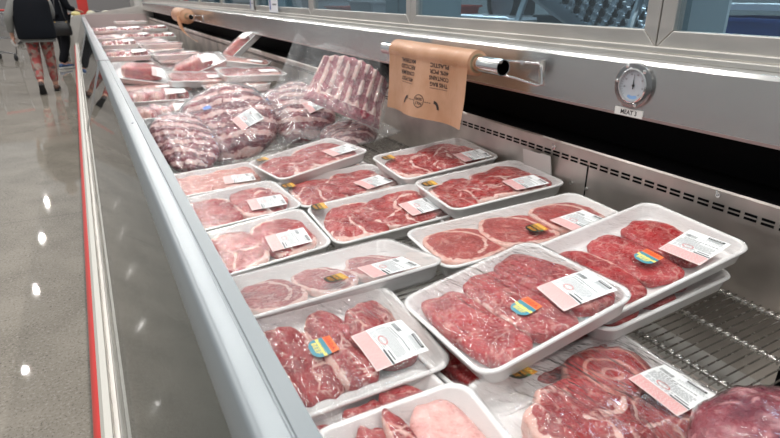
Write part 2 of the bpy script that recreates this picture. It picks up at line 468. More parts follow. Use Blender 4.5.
_lab = {}
def label_sheet(hz, cx, cy, ang, parent, LW=.105, LH=.084, seed=0, simple=False, name='price_label', lift=.0014):
    """price label lying on the film. Long side along +x'; reading direction -y'"""
    r = random.Random(seed)
    ca, sa = math.cos(ang), math.sin(ang)
    def at(s, t, up=0.):
        # s: reading direction 0..1 (towards -y), t: from the top (+x) 0..1
        x = (0.5 - t) * LW; y = (0.5 - s) * LH
        X, Y = cx + x * ca - y * sa, cy + x * sa + y * ca
        return (X, Y, hz_s(X, Y) + up)
    # the paper is stiffer than the film: smooth its height with a plane-ish average
    def hz_s(X, Y):
        q = .012
        return max(hz(X, Y), (hz(X+q, Y) + hz(X-q, Y) + hz(X, Y+q) + hz(X, Y-q)) / 4) + lift
    mb = MB()
    def patch(s0, s1, t0, t1, m, up, n=1, k=1):
        V = []; F = []
        for i in range(n + 1):
            for j in range(k + 1):
                V.append(at(s0 + (s1-s0)*i/n, t0 + (t1-t0)*j/k, up))
        for i in range(n):
            for j in range(k):
                F.append((i*(k+1)+j, i*(k+1)+j+1, (i+1)*(k+1)+j+1, (i+1)*(k+1)+j))
        mb.add(V, F, m)
    patch(0, 1, 0, .72, 0, 0, 10, 8); patch(0, 1, .72, 1, 1, 0, 10, 4)
    if not simple:
        e = .0005
        # pink block: rows of small red print
        for q in range(9):
            t = .745 + q * .027; s = .03
            while s < .95:
                L = r.uniform(.03, .09); patch(s, min(.97, s+L), t, t+.013, 6, e, 2); s += L + .02
        patch(.02, .98, .722, .73, 5, e, 8)
        # paragraph of small print
        for q in range(7):
            t = .385 + q * .028; s = .06
            while s < .88:
                L = r.uniform(.03, .10); patch(s, min(.93, s+L), t, t+.015, 3, e, 2); s += L + .016
        for q in range(3):
            t = .60 + q * .034; s = .08
            while s < .60:
                L = r.uniform(.04, .10); patch(s, min(.62, s+L), t, t+.016, 3, e, 2); s += L + .03
        # product name and weights
        for t, s0, s1 in ((.30, .12, .86), (.345, .12, .5)):
            s = s0
            while s < s1:
                L = r.uniform(.03, .07); patch(s, s+L, t, t+.020, 2, e, 2); s += L + .022
        for t in (.17, .21):
            s = .42
            while s < .95:
                L = r.uniform(.03, .05); patch(s, s+L, t, t+.013, 3, e, 1); s += L + .025
        # bar code
        s = .06
        while s < .34:
            L = r.choice((.006, .010, .016)); patch(s, s+L, .17, .26, 2, e, 1, 2); s += L + r.choice((.007, .012))
        # store mark: black bar with white lettering
        patch(.52, .90, .035, .095, 4, e, 4, 1)
        s = .55
        while s < .86:
            patch(s, s+.022, .052, .078, 0, e*2, 1, 1); s += .036
        for q in range(4):
            patch(.52, .90, .11+q*.013, .116+q*.013, 3, e, 3)
        # bold total
        s = .62
        while s < .96:
            patch(s, s+.035, .665, .70, 4, e, 1); s += .042
        patch(.66, .93, .61, .635, 2, e, 2)
        # red ring around the price
        V = []; F = []; n = 28
        for k in range(n):
            a = 2*PI*k/n
            for R in (1, .86): V.append(at(.40 + .13*R*math.cos(a), .585 + .062*R*math.sin(a), e*2))
        for k in range(n):
            l = (k+1) % n; F.append((2*k, 2*k+1, 2*l+1, 2*l))
        mb.add(V, F, 5)
    return mb.build(name, [M_paper, M_pink, M_ink, M_inkl, M_inkb, M_inkr, M_dots], parent, smooth=False)

def sticker(hz, cx, cy, ang, parent, dark=False, S=.044, simple=False):
    mb = MB(); ca, sa = math.cos(ang), math.sin(ang)
    def fn(u, v, up=.0016):  # u: reading (-y'), v: up (+x')
        x, y = v * S, -u * S
        X, Y = cx + x * ca - y * sa, cy + x * sa + y * ca
        return (X, Y, hz(X, Y) + up)
    def shield(v):  # half-width at height v
        if v > .25: return .50 - .05 * math.sin((v-.25)*12)
        if v > -.2: return .48
        return max(.02, .48 * math.sqrt(max(0, 1 - ((v + .2) / .32) ** 2)))
    rows = [.48, .40, .30, .17, .17, .0, -.13, -.13, -.22, -.30, -.40, -.47, -.50]
    mats = [0, 0, 0, None, 2, 1, None, 2, 2, 2, 2, 2] if not dark else [0, 0, 0, None, 2, 1, None, 1, 1, 1, 1, 1]
    nu = 8
    for i in range(len(rows) - 1):
        if mats[i] is None: continue
        V = []; F = []
        for v in (rows[i], rows[i+1]):
            for k in range(nu + 1): V.append(fn((-1 + 2*k/nu) * shield(v), v, .0016))
        for k in range(nu): F.append((k, k+nu+1, k+nu+2, k+1))
        mb.add(V, F, mats[i])
    if not simple:
        up = lambda u, v: fn(u, v, .0022)
        add_text(mb, 'U.S.D.A.', up, 0, .325, .78, .17, 3)
        add_text(mb, 'PRIME' if dark else 'CHOICE', up, 0, .03, .74, .17, 0 if dark else 2)
        add_text(mb, 'BEEF', up, 0, -.25, .62, .19, 1 if not dark else 0)
    return mb.build('grade_sticker', M_sd if dark else M_st, parent)

def layout(kind, w, d, root, seed, f=-.028):
    """fills a tray with its cuts; returns the upper points of the meat"""
    T = []; r = random.Random(seed)
    def P(*a, **k):
        o, t = piece(*a, root, seed * 10 + len(T) % 97 + r.random(), **k); T.extend(t); return o
    iw, idp = w - .060, d - .062
    if kind == 'strips':
        n = 3; sx = iw / n
        for k in range(n):
            P(-iw/2 + sx*(k+.5) + .002, r.uniform(-.004, .004) - .004, sx*1.16, idp*1.04, .030, f + .003*k, ME['red'], ang=r.uniform(-.05, .05)+.10, p=3.6, wob=.07, bump=.004, fatf=fat_edge(k % 2, .07, .6), tilt=(-.05, 0))
    elif kind == 'strips_flat':
        n = 3; sx = iw / n * .93
        for k in range(n):
            P(-iw/2 + .012 + sx*(k+.5), -.006 + (.008 if k == 2 else 0), sx*1.08, idp*(.98 if k < 2 else .92), .022, f, ME['red'], ang=.10+r.uniform(-.05, .05), p=3.4, wob=.08, bump=.003, fatf=fat_edge(k % 2, .08, .65))
    elif kind == 'thick':
        for k, (x, y, lx, ly, a) in enumerate(((-.33, -.08, .38, 1.0, .15), (-.02, 0, .36, .98, .1), (.30, .05, .40, .90, .05))):
            P(x*iw, y*idp, lx*iw, ly*idp, .036, f+.002*k, ME['deep'], ang=a, p=3.0, wob=.12, bump=.009, fatf=fat_edge(k % 2, .16, .9), tilt=(-.04, 0))
    elif kind == 'ribeye':
        n = 3; sx = iw / n
        for k in range(n):
            P(-iw/2 + sx*(k+.5), r.uniform(-.004, .004), sx*1.16, idp*1.04, .024, f+.002*k, ME['rib'], ang=r.uniform(-.2, .2), p=2.7, wob=.06, bump=.002, fatf=fat_rib(k), tilt=(-.04, 0))
    elif kind in ('blade', 'chops', 'pork'):
        m = {'blade': ME['chop'], 'chops': ME['chop'], 'pork': ME['pale']}[kind]
        for k, (x, y, lx, ly) in enumerate(((-.26, .0, .54, 1.04), (.22, .14, .62, .80), (.22, -.20, .64, .66))):
            P(x*iw, y*idp, lx*iw, ly*idp, .026-.003*k, f+.004*k, m, ang=r.uniform(-.12, .12), p=3.2, wob=.11, bump=.006, fatf=fat_chop(seed+k))
    elif kind == 'two':
        for k, (x, y, lx, ly) in enumerate(((-.24, 0, .56, 1.04), (.26, .0, .54, 1.02))):
            P(x*iw, y*idp, lx*iw, ly*idp, .025, f+.003*k, ME['chop'], ang=r.uniform(-.1, .1), p=3.2, wob=.10, bump=.005, fatf=fat_chop(seed*1.3+k))
    elif kind == 'pale3':
        for k in range(3):
            P((-.32+.32*k)*iw, 0, .33*iw, .92*idp, .02, f, ME['chop'], ang=r.uniform(-.2, .2), p=2.5, wob=.12, bump=.004, fatf=fat_rib(k))
    elif kind == 'roast':
        P(-.22*iw, -.08*idp, .52*iw, .80*idp, .056, f, ME['deep'], ang=.1, p=2.3, wob=.15, bump=.012, fatf=fat_chop(3), name='roast', ns=72, nr=22)
        P(.20*iw, .24*idp, .52*iw, .56*idp, .046, f, ME['roll'], ang=0, p=2.1, wob=.05, bump=.004, name='rolled_cut')
        P(.24*iw, -.26*idp, .52*iw, .52*idp, .036, f, ME['deep'], ang=.3, p=2.3, wob=.14, bump=.008, fatf=fat_chop(5))
    elif kind == 'slab':
        P(-.30*iw, .02*idp, .38*iw, 1.02*idp, .036, f, ME['deep'], ang=-.08, p=2.8, wob=.12, bump=.006, fatf=fat_edge(1, .22, .9), name='rib_piece')
        P(-.07*iw, .02*idp, .22*iw, 1.0*idp, .046, f+.002, ME['deep'], ang=-.04, p=2.8, wob=.08, bump=.005, fatf=fat_edge(1, .3, .9), name='rib_piece')
        P(.27*iw, .02*idp, .50*iw, 1.02*idp, .036, f, ME['fatty'], ang=0, p=4, wob=.05, bump=.003, name='fat_slab')
    elif kind == 'cubes':
        n = 7
        for k in range(n):
            P((-.42 + .84*k/(n-1))*iw, r.uniform(-.1, .1)*idp, .17*iw, .80*idp, .048+r.uniform(-.008, .014), f, ME['red' if k % 2 else 'deep'], ang=r.uniform(-.3, .3), p=2.4, wob=.16, bump=.008, fatf=fat_edge(k % 2, .3, .9), ns=24, nr=7)
    elif kind == 'log':
        P(-.04*iw, 0, .82*iw, .62*idp, .075, f, ME['red'], ang=.15, p=2.4, wob=.08, bump=.004, fatf=fat_edge(1, .10, .6), name='roast', ns=40, nr=14)
    return T

def package(kind, p, label, lab=None, st=None, dark=False, fm=None, seed=1, simple=False, group='wrapped meat trays in the case', two=None, htray=.042):
    x, y, z, a, b, c, w, d = p
    root = empty('meat_package', label, 'packaged meat', group=group)
    tray_mesh(w, d, htray, root)
    tops = layout(kind, w, d, root, seed, f=-.031 if fm is not F_far else -.024)
    fo, hz = film_surface(w, d, tops, root, fm or F_wrap, seed=seed, nx=(30 if simple else 60), ny=(22 if simple else 46))
    if lab: label_sheet(hz, lab[0], lab[1], lab[2], root, seed=seed, simple=simple)
    if st: sticker(hz, st[0], st[1], st[2] if len(st) > 2 else 0, root, dark, simple=simple)
    root.rotation_euler = (b, c, a); root.location = (x, y, z)
    return root
# ============================================================ THE PLACE
FL = {
    'A': ((0.6001, 0.6822, 0.797, -0.0226, -0.0557, -0.2147, 0.3152, 0.2888), (0.09, -0.069, -0.136), (-0.005, -0.049)),
    'B': ((0.9009, 0.6846, 0.8219, -0.0356, 0.0469, -0.1652, 0.3859, 0.2573), (0.101, -0.067, 0.124), (0.005, -0.04)),
    'C': ((0.3038, 0.7527, 0.7501, 0.0462, 0.1647, 0.0127, 0.3075, 0.2416), (0.067, -0.043, 0.071), (-0.04, -0.007)),
    'D': ((0.3679, 0.9908, 0.7621, 0.0343, -0.1797, -0.0228, 0.4357, 0.2627), (0.106, -0.082, -0.058), (-0.004, -0.062)),
    'E': ((0.3162, 1.346, 0.7039, 0.0056, 0.0812, -0.0913, 0.3323, 0.2462), (0.071, -0.042, -0.064), None),
    'F': ((0.3221, 1.6221, 0.7152, 0.0794, 0.044, -0.0434, 0.3441, 0.262), (0.084, -0.051, -0.142), None),
    'G': ((0.3299, 1.9976, 0.6869, 0.0156, 0.0191, -0.038, 0.3597, 0.259), (0.082, -0.059, -0.127), None),
    'H': ((0.6517, 1.8798, 0.7566, 0.1753, -0.0027, -0.1147, 0.3631, 0.2708), (0.109, -0.048, -0.068), (-0.132, 0.101)),
    'I': ((0.6724, 1.635, 0.7237, 0.0387, 0.0215, -0.0444, 0.3677, 0.2618), (0.092, -0.06, 0.152), (-0.156, 0.065)),
    'J': ((0.6747, 1.3429, 0.7265, -0.0108, 0.087, -0.0604, 0.3736, 0.2488), (0.111, -0.037, 0.018), (-0.15, 0.1)),
    'K': ((0.9939, 1.5711, 0.7879, -0.034, 0.04, -0.0879, 0.3651, 0.263), (0.105, -0.073, -0.066), (-0.139, 0.074)),
    'L': ((0.9903, 1.2697, 0.7842, -0.0937, 0.0039, -0.0888, 0.371, 0.2701), (0.084, -0.071, -0.059), (-0.153, 0.078)),
    'M': ((0.8442, 0.9547, 0.7895, -0.101, -0.0096, -0.0757, 0.5005, 0.2263), (0.131, -0.057, 0.091), (0.021, -0.042)),
    'O': ((0.1653, 0.4208, 0.77, -0.2883, 0.0367, -0.23, 0.34, 0.27), None, None),
    'P': ((0.2481, 0.4957, 0.75, 0.0739, 0.0, 0.1076, 0.34, 0.27), None, None),
    'Q': ((0.6041, 0.4478, 0.7302, 0.0812, 0.0803, 0.0476, 0.3648, 0.2696), (0.108, -0.028, 0.019), (-0.078, 0.114)),
    'S': ((0.5532, 0.7079, 0.7537, 0.147, 0.012, 0.0648, 0.374, 0.27), None, None),
    'U': ((0.8798, 0.6879, 0.7762, 0.0564, -0.0046, -0.0284, 0.3821, 0.27), None, None),
    'T1': ((0.8461, 3.3657, 0.8826, 0.0004, 0.0053, 0.0344, 0.3689, 0.27), None, None),
    'T2': ((0.9591, 4.0017, 0.8818, -0.0086, 0.0055, 0.1134, 0.3683, 0.27), None, None),
    'T4': ((0.6149, 3.8371, 0.8742, 0.0005, 0.0074, -0.3329, 0.31, 0.2701), None, None),
    'T5': ((0.5803, 3.5199, 0.8422, -0.0065, 0.0054, 0.054, 0.3675, 0.27), None, None),
    'T6': ((0.2991, 4.0892, 0.7846, -0.0072, 0.0168, 0.0717, 0.3313, 0.2703), None, None),
    'T7': ((0.3233, 3.8882, 0.7551, 0.0138, 0.0197, 0.0021, 0.317, 0.2704), None, None),
    'T8': ((0.3049, 3.4311, 0.7566, 0.0062, 0.0132, 0.0115, 0.2458, 0.2702), None, None),
    'T9': ((0.299, 3.1477, 0.7323, 0.0062, 0.0145, 0.0169, 0.235, 0.2702), None, None),
    'Ra': ((0.3226, 5.38, 0.8269, 0.0023, 0.004, -0.0044, 0.3706, 0.27), None, None),
    'Ra2': ((0.6818, 5.1047, 0.8463, -0.0041, -0.008, -0.0132, 0.3968, 0.2701), None, None),
    'Rb': ((0.3369, 6.6246, 0.8267, 0.0033, 0.004, -0.0146, 0.3705, 0.27), None, None),
    'Rb2': ((0.6902, 6.1051, 0.8567, -0.0051, -0.0081, -0.0011, 0.3967, 0.2701), None, None),
    'Rc': ((0.3322, 7.777, 0.8159, 0.0012, 0.0043, 0.0001, 0.2866, 0.27), None, None),
    'Rc2': ((0.6134, 8.1035, 0.8048, 0.0047, 0.0077, -0.0056, 0.2743, 0.2701), None, None),
    'Rc3': ((0.9174, 8.1463, 0.7957, 0.0037, 0.0044, -0.0022, 0.369, 0.27), None, None),
    'Rd': ((0.3428, 9.5632, 0.8133, 0.005, 0.0111, -0.022, 0.3513, 0.2701), None, None),
    'Rd2': ((0.6485, 9.2934, 0.8273, 0.003, 0.0069, 0.0017, 0.3633, 0.27), None, None),
    'Rd3': ((1.0453, 9.3636, 0.8349, 0.0033, 0.0046, -0.0007, 0.3693, 0.27), None, None),
    'Re': ((0.7439, 11.3689, 0.8573, 0.0016, 0.0038, -0.0012, 0.1827, 0.27), None, None),
    'Re2': ((0.9104, 11.3566, 0.8555, 0.0023, 0.0044, -0.0015, 0.1798, 0.27), None, None),
    'R1': ((0.3858, 1.9567, 0.8801, -0.0781, 0.3042, -0.5067, 0.2528, 0.4548), None, None),
    'R2': ((0.7883, 2.389, 0.8106, 0.0288, 0.3629, -0.207, 0.2411, 0.3929), None, None),
    'R3': ((0.2608, 2.3072, 0.7544, 0.1926, 0.3692, -0.1341, 0.1428, 0.3434), None, None),
    'R4': ((1.0399, 2.362, 0.9069, -0.4355, 0.7333, 0.4913, 0.2753, 0.3078), None, None),
    'R5': ((1.0943, 2.2727, 0.7334, 0.1696, 0.2144, -0.1231, 0.3166, 0.2448), None, None),
    'R6': ((0.8529, 2.7834, 0.8252, 0.2227, 0.1204, -0.0145, 0.4043, 0.3116), None, None),

}
# ---- floor
mb = MB(); mb.box(-9, 5, -4, 40, -.1, 0)
tag(mb.build('floor', concrete()), 'polished speckled concrete floor of the shop aisle', 'floor', kind='structure')

# ---- refrigerated case ------------------------------------------------
Y0, Y1 = -.5, 12.0
case = empty('display_case', 'long open refrigerated meat case with grey rail, glass front and red bumper', 'display case', (0, 0, 0))
SHZ = lambda X: .640 + (X - .15) * .05      # height of the wire shelf, rising to the back
# front rail, in three lengths
prof = [(.135, .918), (.135, .890), (.128, .888), (.128, .905), (.084, .905), (.074, .882), (.066, .882), (.066, .886), (.0765, .9125), (.0785, .9160), (.082, .9182), (.087, .919), (.109, .9195), (.1105, .9175), (.1125, .9175), (.114, .9195)]
for i, (a, b) in enumerate(((Y0, 3.98), (4.0, 7.98), (8.0, Y1))):
    mb = MB(); mb.sweepY(prof, a, b)
    r_ = mb.build('top_rail', M_rail, case, auto=True)
    s_ = MB(); s_.disc((.100, a + (2.45 if i == 0 else 1.9), .9190), .0035, (0, 0, 1), .0012, 12); s_.build('screw_hole', M_black, r_)
mb = MB(); mb.box(.1335, .1365, 3.96, 4.02, .885, .921); mb.box(.062, .136, 3.982, 3.998, .90, .9215)
mb.build('rail_joint', M_chrome, case)
# leaning glass front
M_fglass = glass('front_glass', (.62, .66, .66), 1.3, 1.52, .004, .03, (.35, .37, .37))
for a, b in ((Y0, 3.97), (4.01, 7.97), (8.01, Y1)):
    mb = MB(); mb.sweepY([(.074, .888), (-.056, .497), (-.062, .499), (.068, .890)], a, b)
    mb.build('front_glass', M_fglass, case)
for y in (3.99, 7.99):
    mb = MB(); mb.sweepY([(.078, .890), (-.052, .492), (-.068, .496), (.062, .893)], y - .012, y + .012)
    mb.build('glass_joint', M_chrome, case)
# inner insulated front wall
mb = MB(); mb.sweepY([(.128, .890), (.128, .560), (.03, .42), (-.04, .42), (-.04, .44), (.02, .445), (.115, .57), (.115, .890)], Y0, Y1)
mb.build('inner_front_wall', M_inner, case)
mb = MB(); mb.sweepY([(-.050, .505), (-.050, .42), (-.0785, .42), (-.0785, .489), (-.077, .494), (-.075, .484), (-.066, .486), (-.0625, .500)], Y0, Y1)
mb.build('glass_channel', M_frame, case)
mb = MB(); mb.sweepY([(-.079, .490), (-.094, .480), (-.104, .455), (-.106, .30), (-.084, .30)], Y0, Y1)
mb.build('cream_strip', M_cream, case)
bp = [(-.096, .452)] + [(-.099 - .025 * math.sin(PI * k / 10), .405 + .045 * math.cos(PI * k / 10)) for k in range(11)] + [(-.096, .358)]
mb = MB(); mb.sweepY(bp, Y0, Y1)
mb.build('bumper', M_red, case, auto=True)
mb = MB(); mb.box(-.10, 1.30, Y0, Y1, .10, .40); mb.build('lower_body', M_cream, case)
mb = MB(); mb.box(-.06, 1.26, Y0, Y1, 0, .10); mb.build('kick_plate', M_rubber, case)
# far end cap with a rounded shoulder
def endcap(ya, yb):
    P = [(-.115, .40), (-.105, .80)] + [(-.02 + .085 * math.cos(PI - PI/2 * k / 6) , .86 + .085 * math.sin(PI - PI/2*k/6)) for k in range(7)] + [(.10, .955), (1.16, 1.115), (1.30, 1.115), (1.30, .40)]
    mb = MB(); n = len(P)
    V = [(x, ya, z) for x, z in P] + [(x, yb, z) for x, z in P]
    F = [(k, (k+1) % n, (k+1) % n + n, k + n) for k in range(n)] + [tuple(range(n))[::-1], tuple(range(n, 2*n))]
    mb.add(V, F); return mb
endcap(Y1, Y1 + .06).build('end_panel', M_frame, case)
mb = MB(); mb.box(.14, 1.16, Y1 - .012, Y1 - .001, .60, .96); mb.build('end_liner', plain('liner_paint', (.42, .33, .32), .5), case)
# well: back wall with air slots, floor pan
mb = MB(); mb.sweepY([(1.18, .515), (1.18, .900), (1.184, .904), (1.284, .904), (1.284, .898), (1.19, .896), (1.19, .515)], Y0, Y1)
bw = mb.build('well_back_wall', M_liner, case)
mb = MB(); mb.box(1.1845, 1.284, Y0, Y1, .9042, .909); mb.build('return_floor', M_black, case)
mb = MB()
y = Y0 + .1
while y < Y1 - .1:
    for z in (.8695, .8600):
        mb.box(1.1785, 1.1802, y, y + .026, z - .0026, z + .0026)
    y += .036
tag(mb.build('air_slots', M_black, bw), kind='stuff')
for y in (1.072, 3.5, 5.9, 8.3, 10.7):
    mb = MB(); mb.box(1.1788, 1.1802, y - .002, y + .002, .60, .862); mb.build('panel_seam', M_black, bw)
for y, z in ((1.205, .882), (.697, .891), (1.123, .795), (1.065, .795), (1.7, .884), (2.25, .884), (.2, .89)):
    mb = MB(); mb.disc((1.179, y, z), .0055, (-1, 0, 0), .004, 12)
    if z > .85: mb.tube([(1.177, y, z), (1.170, y, z + .001), (1.170, y + .001, z + .012)], .0018, 6)
    mb.build('screw', M_chrome, bw, smooth=False)
mb = MB(); mb.box(.13, 1.30, Y0, Y1, .50, .515)
mb.build('well_floor', plain('pan_paint', (.50, .49, .46), .4, .3), case)
mb = MB(); mb.box(.42, .50, Y0, 1.3, .515, .60); mb.box(.93, .98, Y0, 1.3, .515, .585); mb.build('floor_duct', M_liner, case)
# black air return behind, and the steel header over it
mb = MB(); mb.box(1.285, 1.30, Y0, Y1, .90, 1.06); mb.build('return_recess', M_black, case)
hp = [(1.118, 1.036), (1.120, 1.150), (1.128, 1.158), (1.145, 1.160), (1.30, 1.160), (1.30, 1.050), (1.135, 1.045), (1.128, 1.036)]
mb = MB(); mb.sweepY(hp, Y0, Y1)
hd = mb.build('header_panel', M_steel, case)
mb = MB(); mb.box(1.117, 1.129, Y0, Y1, 1.030, 1.0362); mb.build('header_lip', plain('lip_red_reflection', (.52, .40, .38), .35, .9), hd)  # reddish reflection along the lip, painted into its steel colour
mb = MB(); mb.box(1.17, 1.30, Y0, Y1, 1.1600, 1.172); mb.box(1.185, 1.30, Y0, Y1, 1.172, 1.186); mb.build('ledge', M_frame, hd, bevel=.002)

# wire shelf
shelf = empty('wire_shelf', 'chromed wire shelf rack lying in the bottom of the meat case', 'wire shelf', (0, 0, 0))
mb = MB(); y = Y0 + .02
while y < 3.0:
    mb.tube([(.15, y, SHZ(.15)), (1.172, y, SHZ(1.172))], .0018, 6); y += .0175
tag(mb.build('cross_wires', M_wire, shelf, smooth=True), kind='stuff')
for X in (.20, .52, .885, 1.025, 1.165):
    mb = MB(); zz = SHZ(X)
    mb.tube([(X, Y0, zz - .006), (X, 3.0, zz - .006)], .0042, 8)
    if X > .5:
        pts = []; n = int((1.3 - Y0) / .0175 * 8)
        for k in range(n + 1):
            yy = Y0 + .008 + k * .0175 / 8; a = 2 * PI * k / 8
            pts.append((X + .0055 * math.cos(a), yy, zz - .006 + .0055 * math.sin(a)))
        mb.tube(pts, .0024, 5)
    mb.build('support_bar', M_wire, shelf, smooth=True)
for X in (.30, .70, 1.10):
    for yy in (Y0 + .1, .44, 2.9):
        mb = MB(); mb.box(X - .012, X + .012, yy - .012, yy + .012, .515, SHZ(X) - .0105); mb.build('shelf_foot', M_black, shelf)
# ---- wall over the case with the sliding windows of the cutting room ----
wall_m = plain('wall_paint', (.45, .46, .46), .6)
mb = MB(); mb.box(1.30, 1.38, -1.0, Y1 + 3, 0, 1.19); mb.box(1.30, 1.38, -1.0, Y1 + 3, 2.0, 3.0)
tag(mb.build('wall_right', wall_m), 'white wall of the cutting room above and below the window strip', 'wall', kind='structure')
WZ0, WZ1 = 1.170, 1.98
M_wglass = glass('window_glass', (.66, .74, .78), 1.2, 1.5, .01, .03, (.20, .30, .36))
mull = [-.20, .936, 2.105, 3.26, 4.50, 5.62, 6.72, 7.94, 9.1, 10.3, 11.5]
def sash(n, ya, yb, X):
    fw = .038; x0, x1 = X - .016, X + .016
    root = empty('window_%d' % n, 'sliding aluminium window sash number %d from the near end' % n, 'window'); root['kind'] = 'structure'
    z0, z1 = WZ0 + .014, WZ1
    mb = MB()
    O = [(ya, z0), (yb, z0), (yb, z1), (ya, z1)]; I = [(ya + fw, z0 + fw), (yb - fw, z0 + fw), (yb - fw, z1 - fw), (ya + fw, z1 - fw)]
    g = .0007
    for k in range(4):           # four mitred members with a hair gap at the mitre
        l = (k + 1) % 4
        q = [O[k], O[l], I[l], I[k]]; cy = sum(p[0] for p in q)/4; cz = sum(p[1] for p in q)/4
        q = [(a + (g if a < cy else -g) * (k % 2 == 0), b + (g if b < cz else -g) * (k % 2 == 1)) for a, b in q]
        V = [(x0, a, b) for a, b in q] + [(x1, a, b) for a, b in q]
        F = [(0, 1, 2, 3), (7, 6, 5, 4), (0, 4, 5, 1), (1, 5, 6, 2), (2, 6, 7, 3), (3, 7, 4, 0)]
        mb.add(V, F)
    mb.build('sash_frame', M_frame, root, bevel=.0025)
    mb = MB(); mb.box(X - .003, X + .003, ya + fw - .004, yb - fw + .004, z0 + fw - .004, z1 - fw + .004)
    mb.build('pane', M_wglass, root)
for i in range(len(mull) - 1):
    sash(i + 1, mull[i] + .0015, mull[i+1] - .0015, 1.214)
mb = MB(); mb.box(1.19, 1.30, Y0 - .5, Y1 + 1, 1.98, 2.03); mb.box(1.19, 1.30, 11.5, 12.4, 1.17, 1.98)
tag(mb.build('trim_1', M_frame), 'aluminium head trim of the window strip', 'trim', kind='structure')

# ---- cutting room behind the glass ----
room_m = plain('room_wall', (.16, .20, .22), .6)
mb = MB(); mb.box(4.6, 4.7, -1, 15, 0, 3.0); tag(mb.build('wall_back', room_m), 'far wall of the cutting room', 'wall', kind='structure')
t_st = steel('table_steel', (.45, .50, .54), .35)
def table(x0, x1, y0, y1, z, label):
    t = empty('work_table', label, 'table', ((x0+x1)/2, (y0+y1)/2, 0))
    cx, cy = (x0+x1)/2, (y0+y1)/2
    mb = MB(); mb.box(x0-cx, x1-cx, y0-cy, y1-cy, z-.03, z); mb.build('table_top', t_st, t, bevel=.004)
    for sx in (x0-cx+.05, x1-cx-.05):
        for sy in (y0-cy+.05, y1-cy-.05):
            mb = MB(); mb.tube([(sx, sy, 0), (sx, sy, z-.03)], .02, 10); mb.build('leg', t_st, t, smooth=True)
    mb = MB(); mb.box(x0-cx+.05, x1-cx-.05, y0-cy+.05, y1-cy-.05, .25, .27); mb.build('lower_shelf', t_st, t)
    return t
table(1.45, 2.95, .2, 2.08, .96, 'steel cutting table behind the right-hand window, under the blue tub')
table(2.0, 2.9, 2.2, 6.4, 1.06, 'long steel cutting table behind the middle windows')
table(2.2, 3.0, 7.6, 10.5, .95, 'steel cutting table behind the far windows')
# roller conveyor rack left of the mullion
rk = empty('conveyor_rack', 'sloping roller rack with black wheels behind the glass left of the window post', 'conveyor', (1.91, 1.71, 1.235))
rk.rotation_euler = (math.radians(4), math.radians(14), math.radians(28))
for sy in (-.21, .21):
    mb = MB(); mb.box(-.55, .55, sy-.012, sy+.012, -.05, .02); mb.build('side_rail', t_st, rk)
for k in range(13):
    mb = MB(); x = -.48 + k*.08
    mb.tube([(x, -.20, 0), (x, .20, 0)], .006, 8)
    ax = mb.build('axle', t_st, rk, smooth=True)
    w_ = MB()
    for q in range(7): w_.disc((x, -.17 + q*.052, 0), .022, (0, 1, 0), .016, 14)
    w_.build('wheels', t_st if k % 2 else M_rubber, ax)
for sx in (-.45, .45):
    for sy in (-.19, .19):
        ll = .355 if sx < 0 else .15
        mb = MB(); mb.tube([(sx, sy, -.04), (sx - ll*.24, sy, -ll)], .012, 8); mb.build('leg', t_st, rk)
# rack of stacked white trays / upright panels right of the mullion
pn = empty('strip_curtain', 'pale translucent strip curtain hanging right behind the window post', 'curtain', (1.75, 1.235, 0))
for k, (c_, w_) in enumerate((((.36, .46, .50), .06), ((.30, .40, .44), .045), ((.62, .72, .76), .12))):
    mb = MB(); y = (.10, .02, -.062)[k]
    mb.box(-.006 - k*.014, .006 - k*.014, y - w_/2, y + w_/2, .965, 1.95); mb.build('strip', plain('strip_%d' % k, c_, .35), pn)
mb = MB(); mb.tube([(0-.012, -.16, 1.95), (0-.012, .22, 1.95)], .012, 8); mb.build('curtain_rod', t_st, pn)
for y in (-.16, .22):
    mb = MB(); mb.box(-.03, .006, y-.02, y+.02, 1.95, 3.0); mb.build('hanger', t_st, pn)
tb = empty('blue_tub', 'blue plastic tub standing on the steel table behind the right-hand window', 'tub', (2.50, 1.42, .96))
tb.rotation_euler = (0, 0, math.radians(-8))
mbl = plain('blue_plastic', (.02, .07, .30), .4)
def bin_mesh(w, d, h):
    mb = MB(); R = [(w*.9, d*.9, 0), (w, d, h), (w+.03, d+.03, h), (w+.03, d+.03, h+.012), (w-.02, d-.02, h+.012), (w*.86, d*.86, .01)]
    V = []; F = []
    for a, b, z in R: V += [(x, y, z) for x, y in rrect(a, b, .03, 4)]
    n = 20
    for i in range(5):
        for k in range(n):
            l = (k+1) % n; F.append((i*n+k, i*n+l, (i+1)*n+l, (i+1)*n+k))
    F += [tuple(range(n))[::-1], tuple(5*n+k for k in range(n))]
    return mb.add(V, F)
bin_mesh(.36, .44, .24).build('tub_body', mbl, tb)
for s in (-1, 1):
    mb = MB(); mb.tube([(-.06, s*.275, .14), (-.05, s*.30, .14), (.05, s*.30, .14), (.06, s*.275, .14)], .008, 6); mb.build('handle', mbl, tb)
sh = empty('wall_shelf', 'white shelf board above the blue tub', 'shelf', (2.62, 1.45, 1.25))
mb = MB(); mb.box(-.18, .18, -.6, .62, -.012, .012); mb.build('shelf_board', plain('white_board', (.62, .70, .74), .4), sh)
for y in (-.5, .5):
    mb = MB(); mb.tube([(.15, y, -.012), (.15, y, -.29)], .012, 8); mb.build('bracket', t_st, sh)
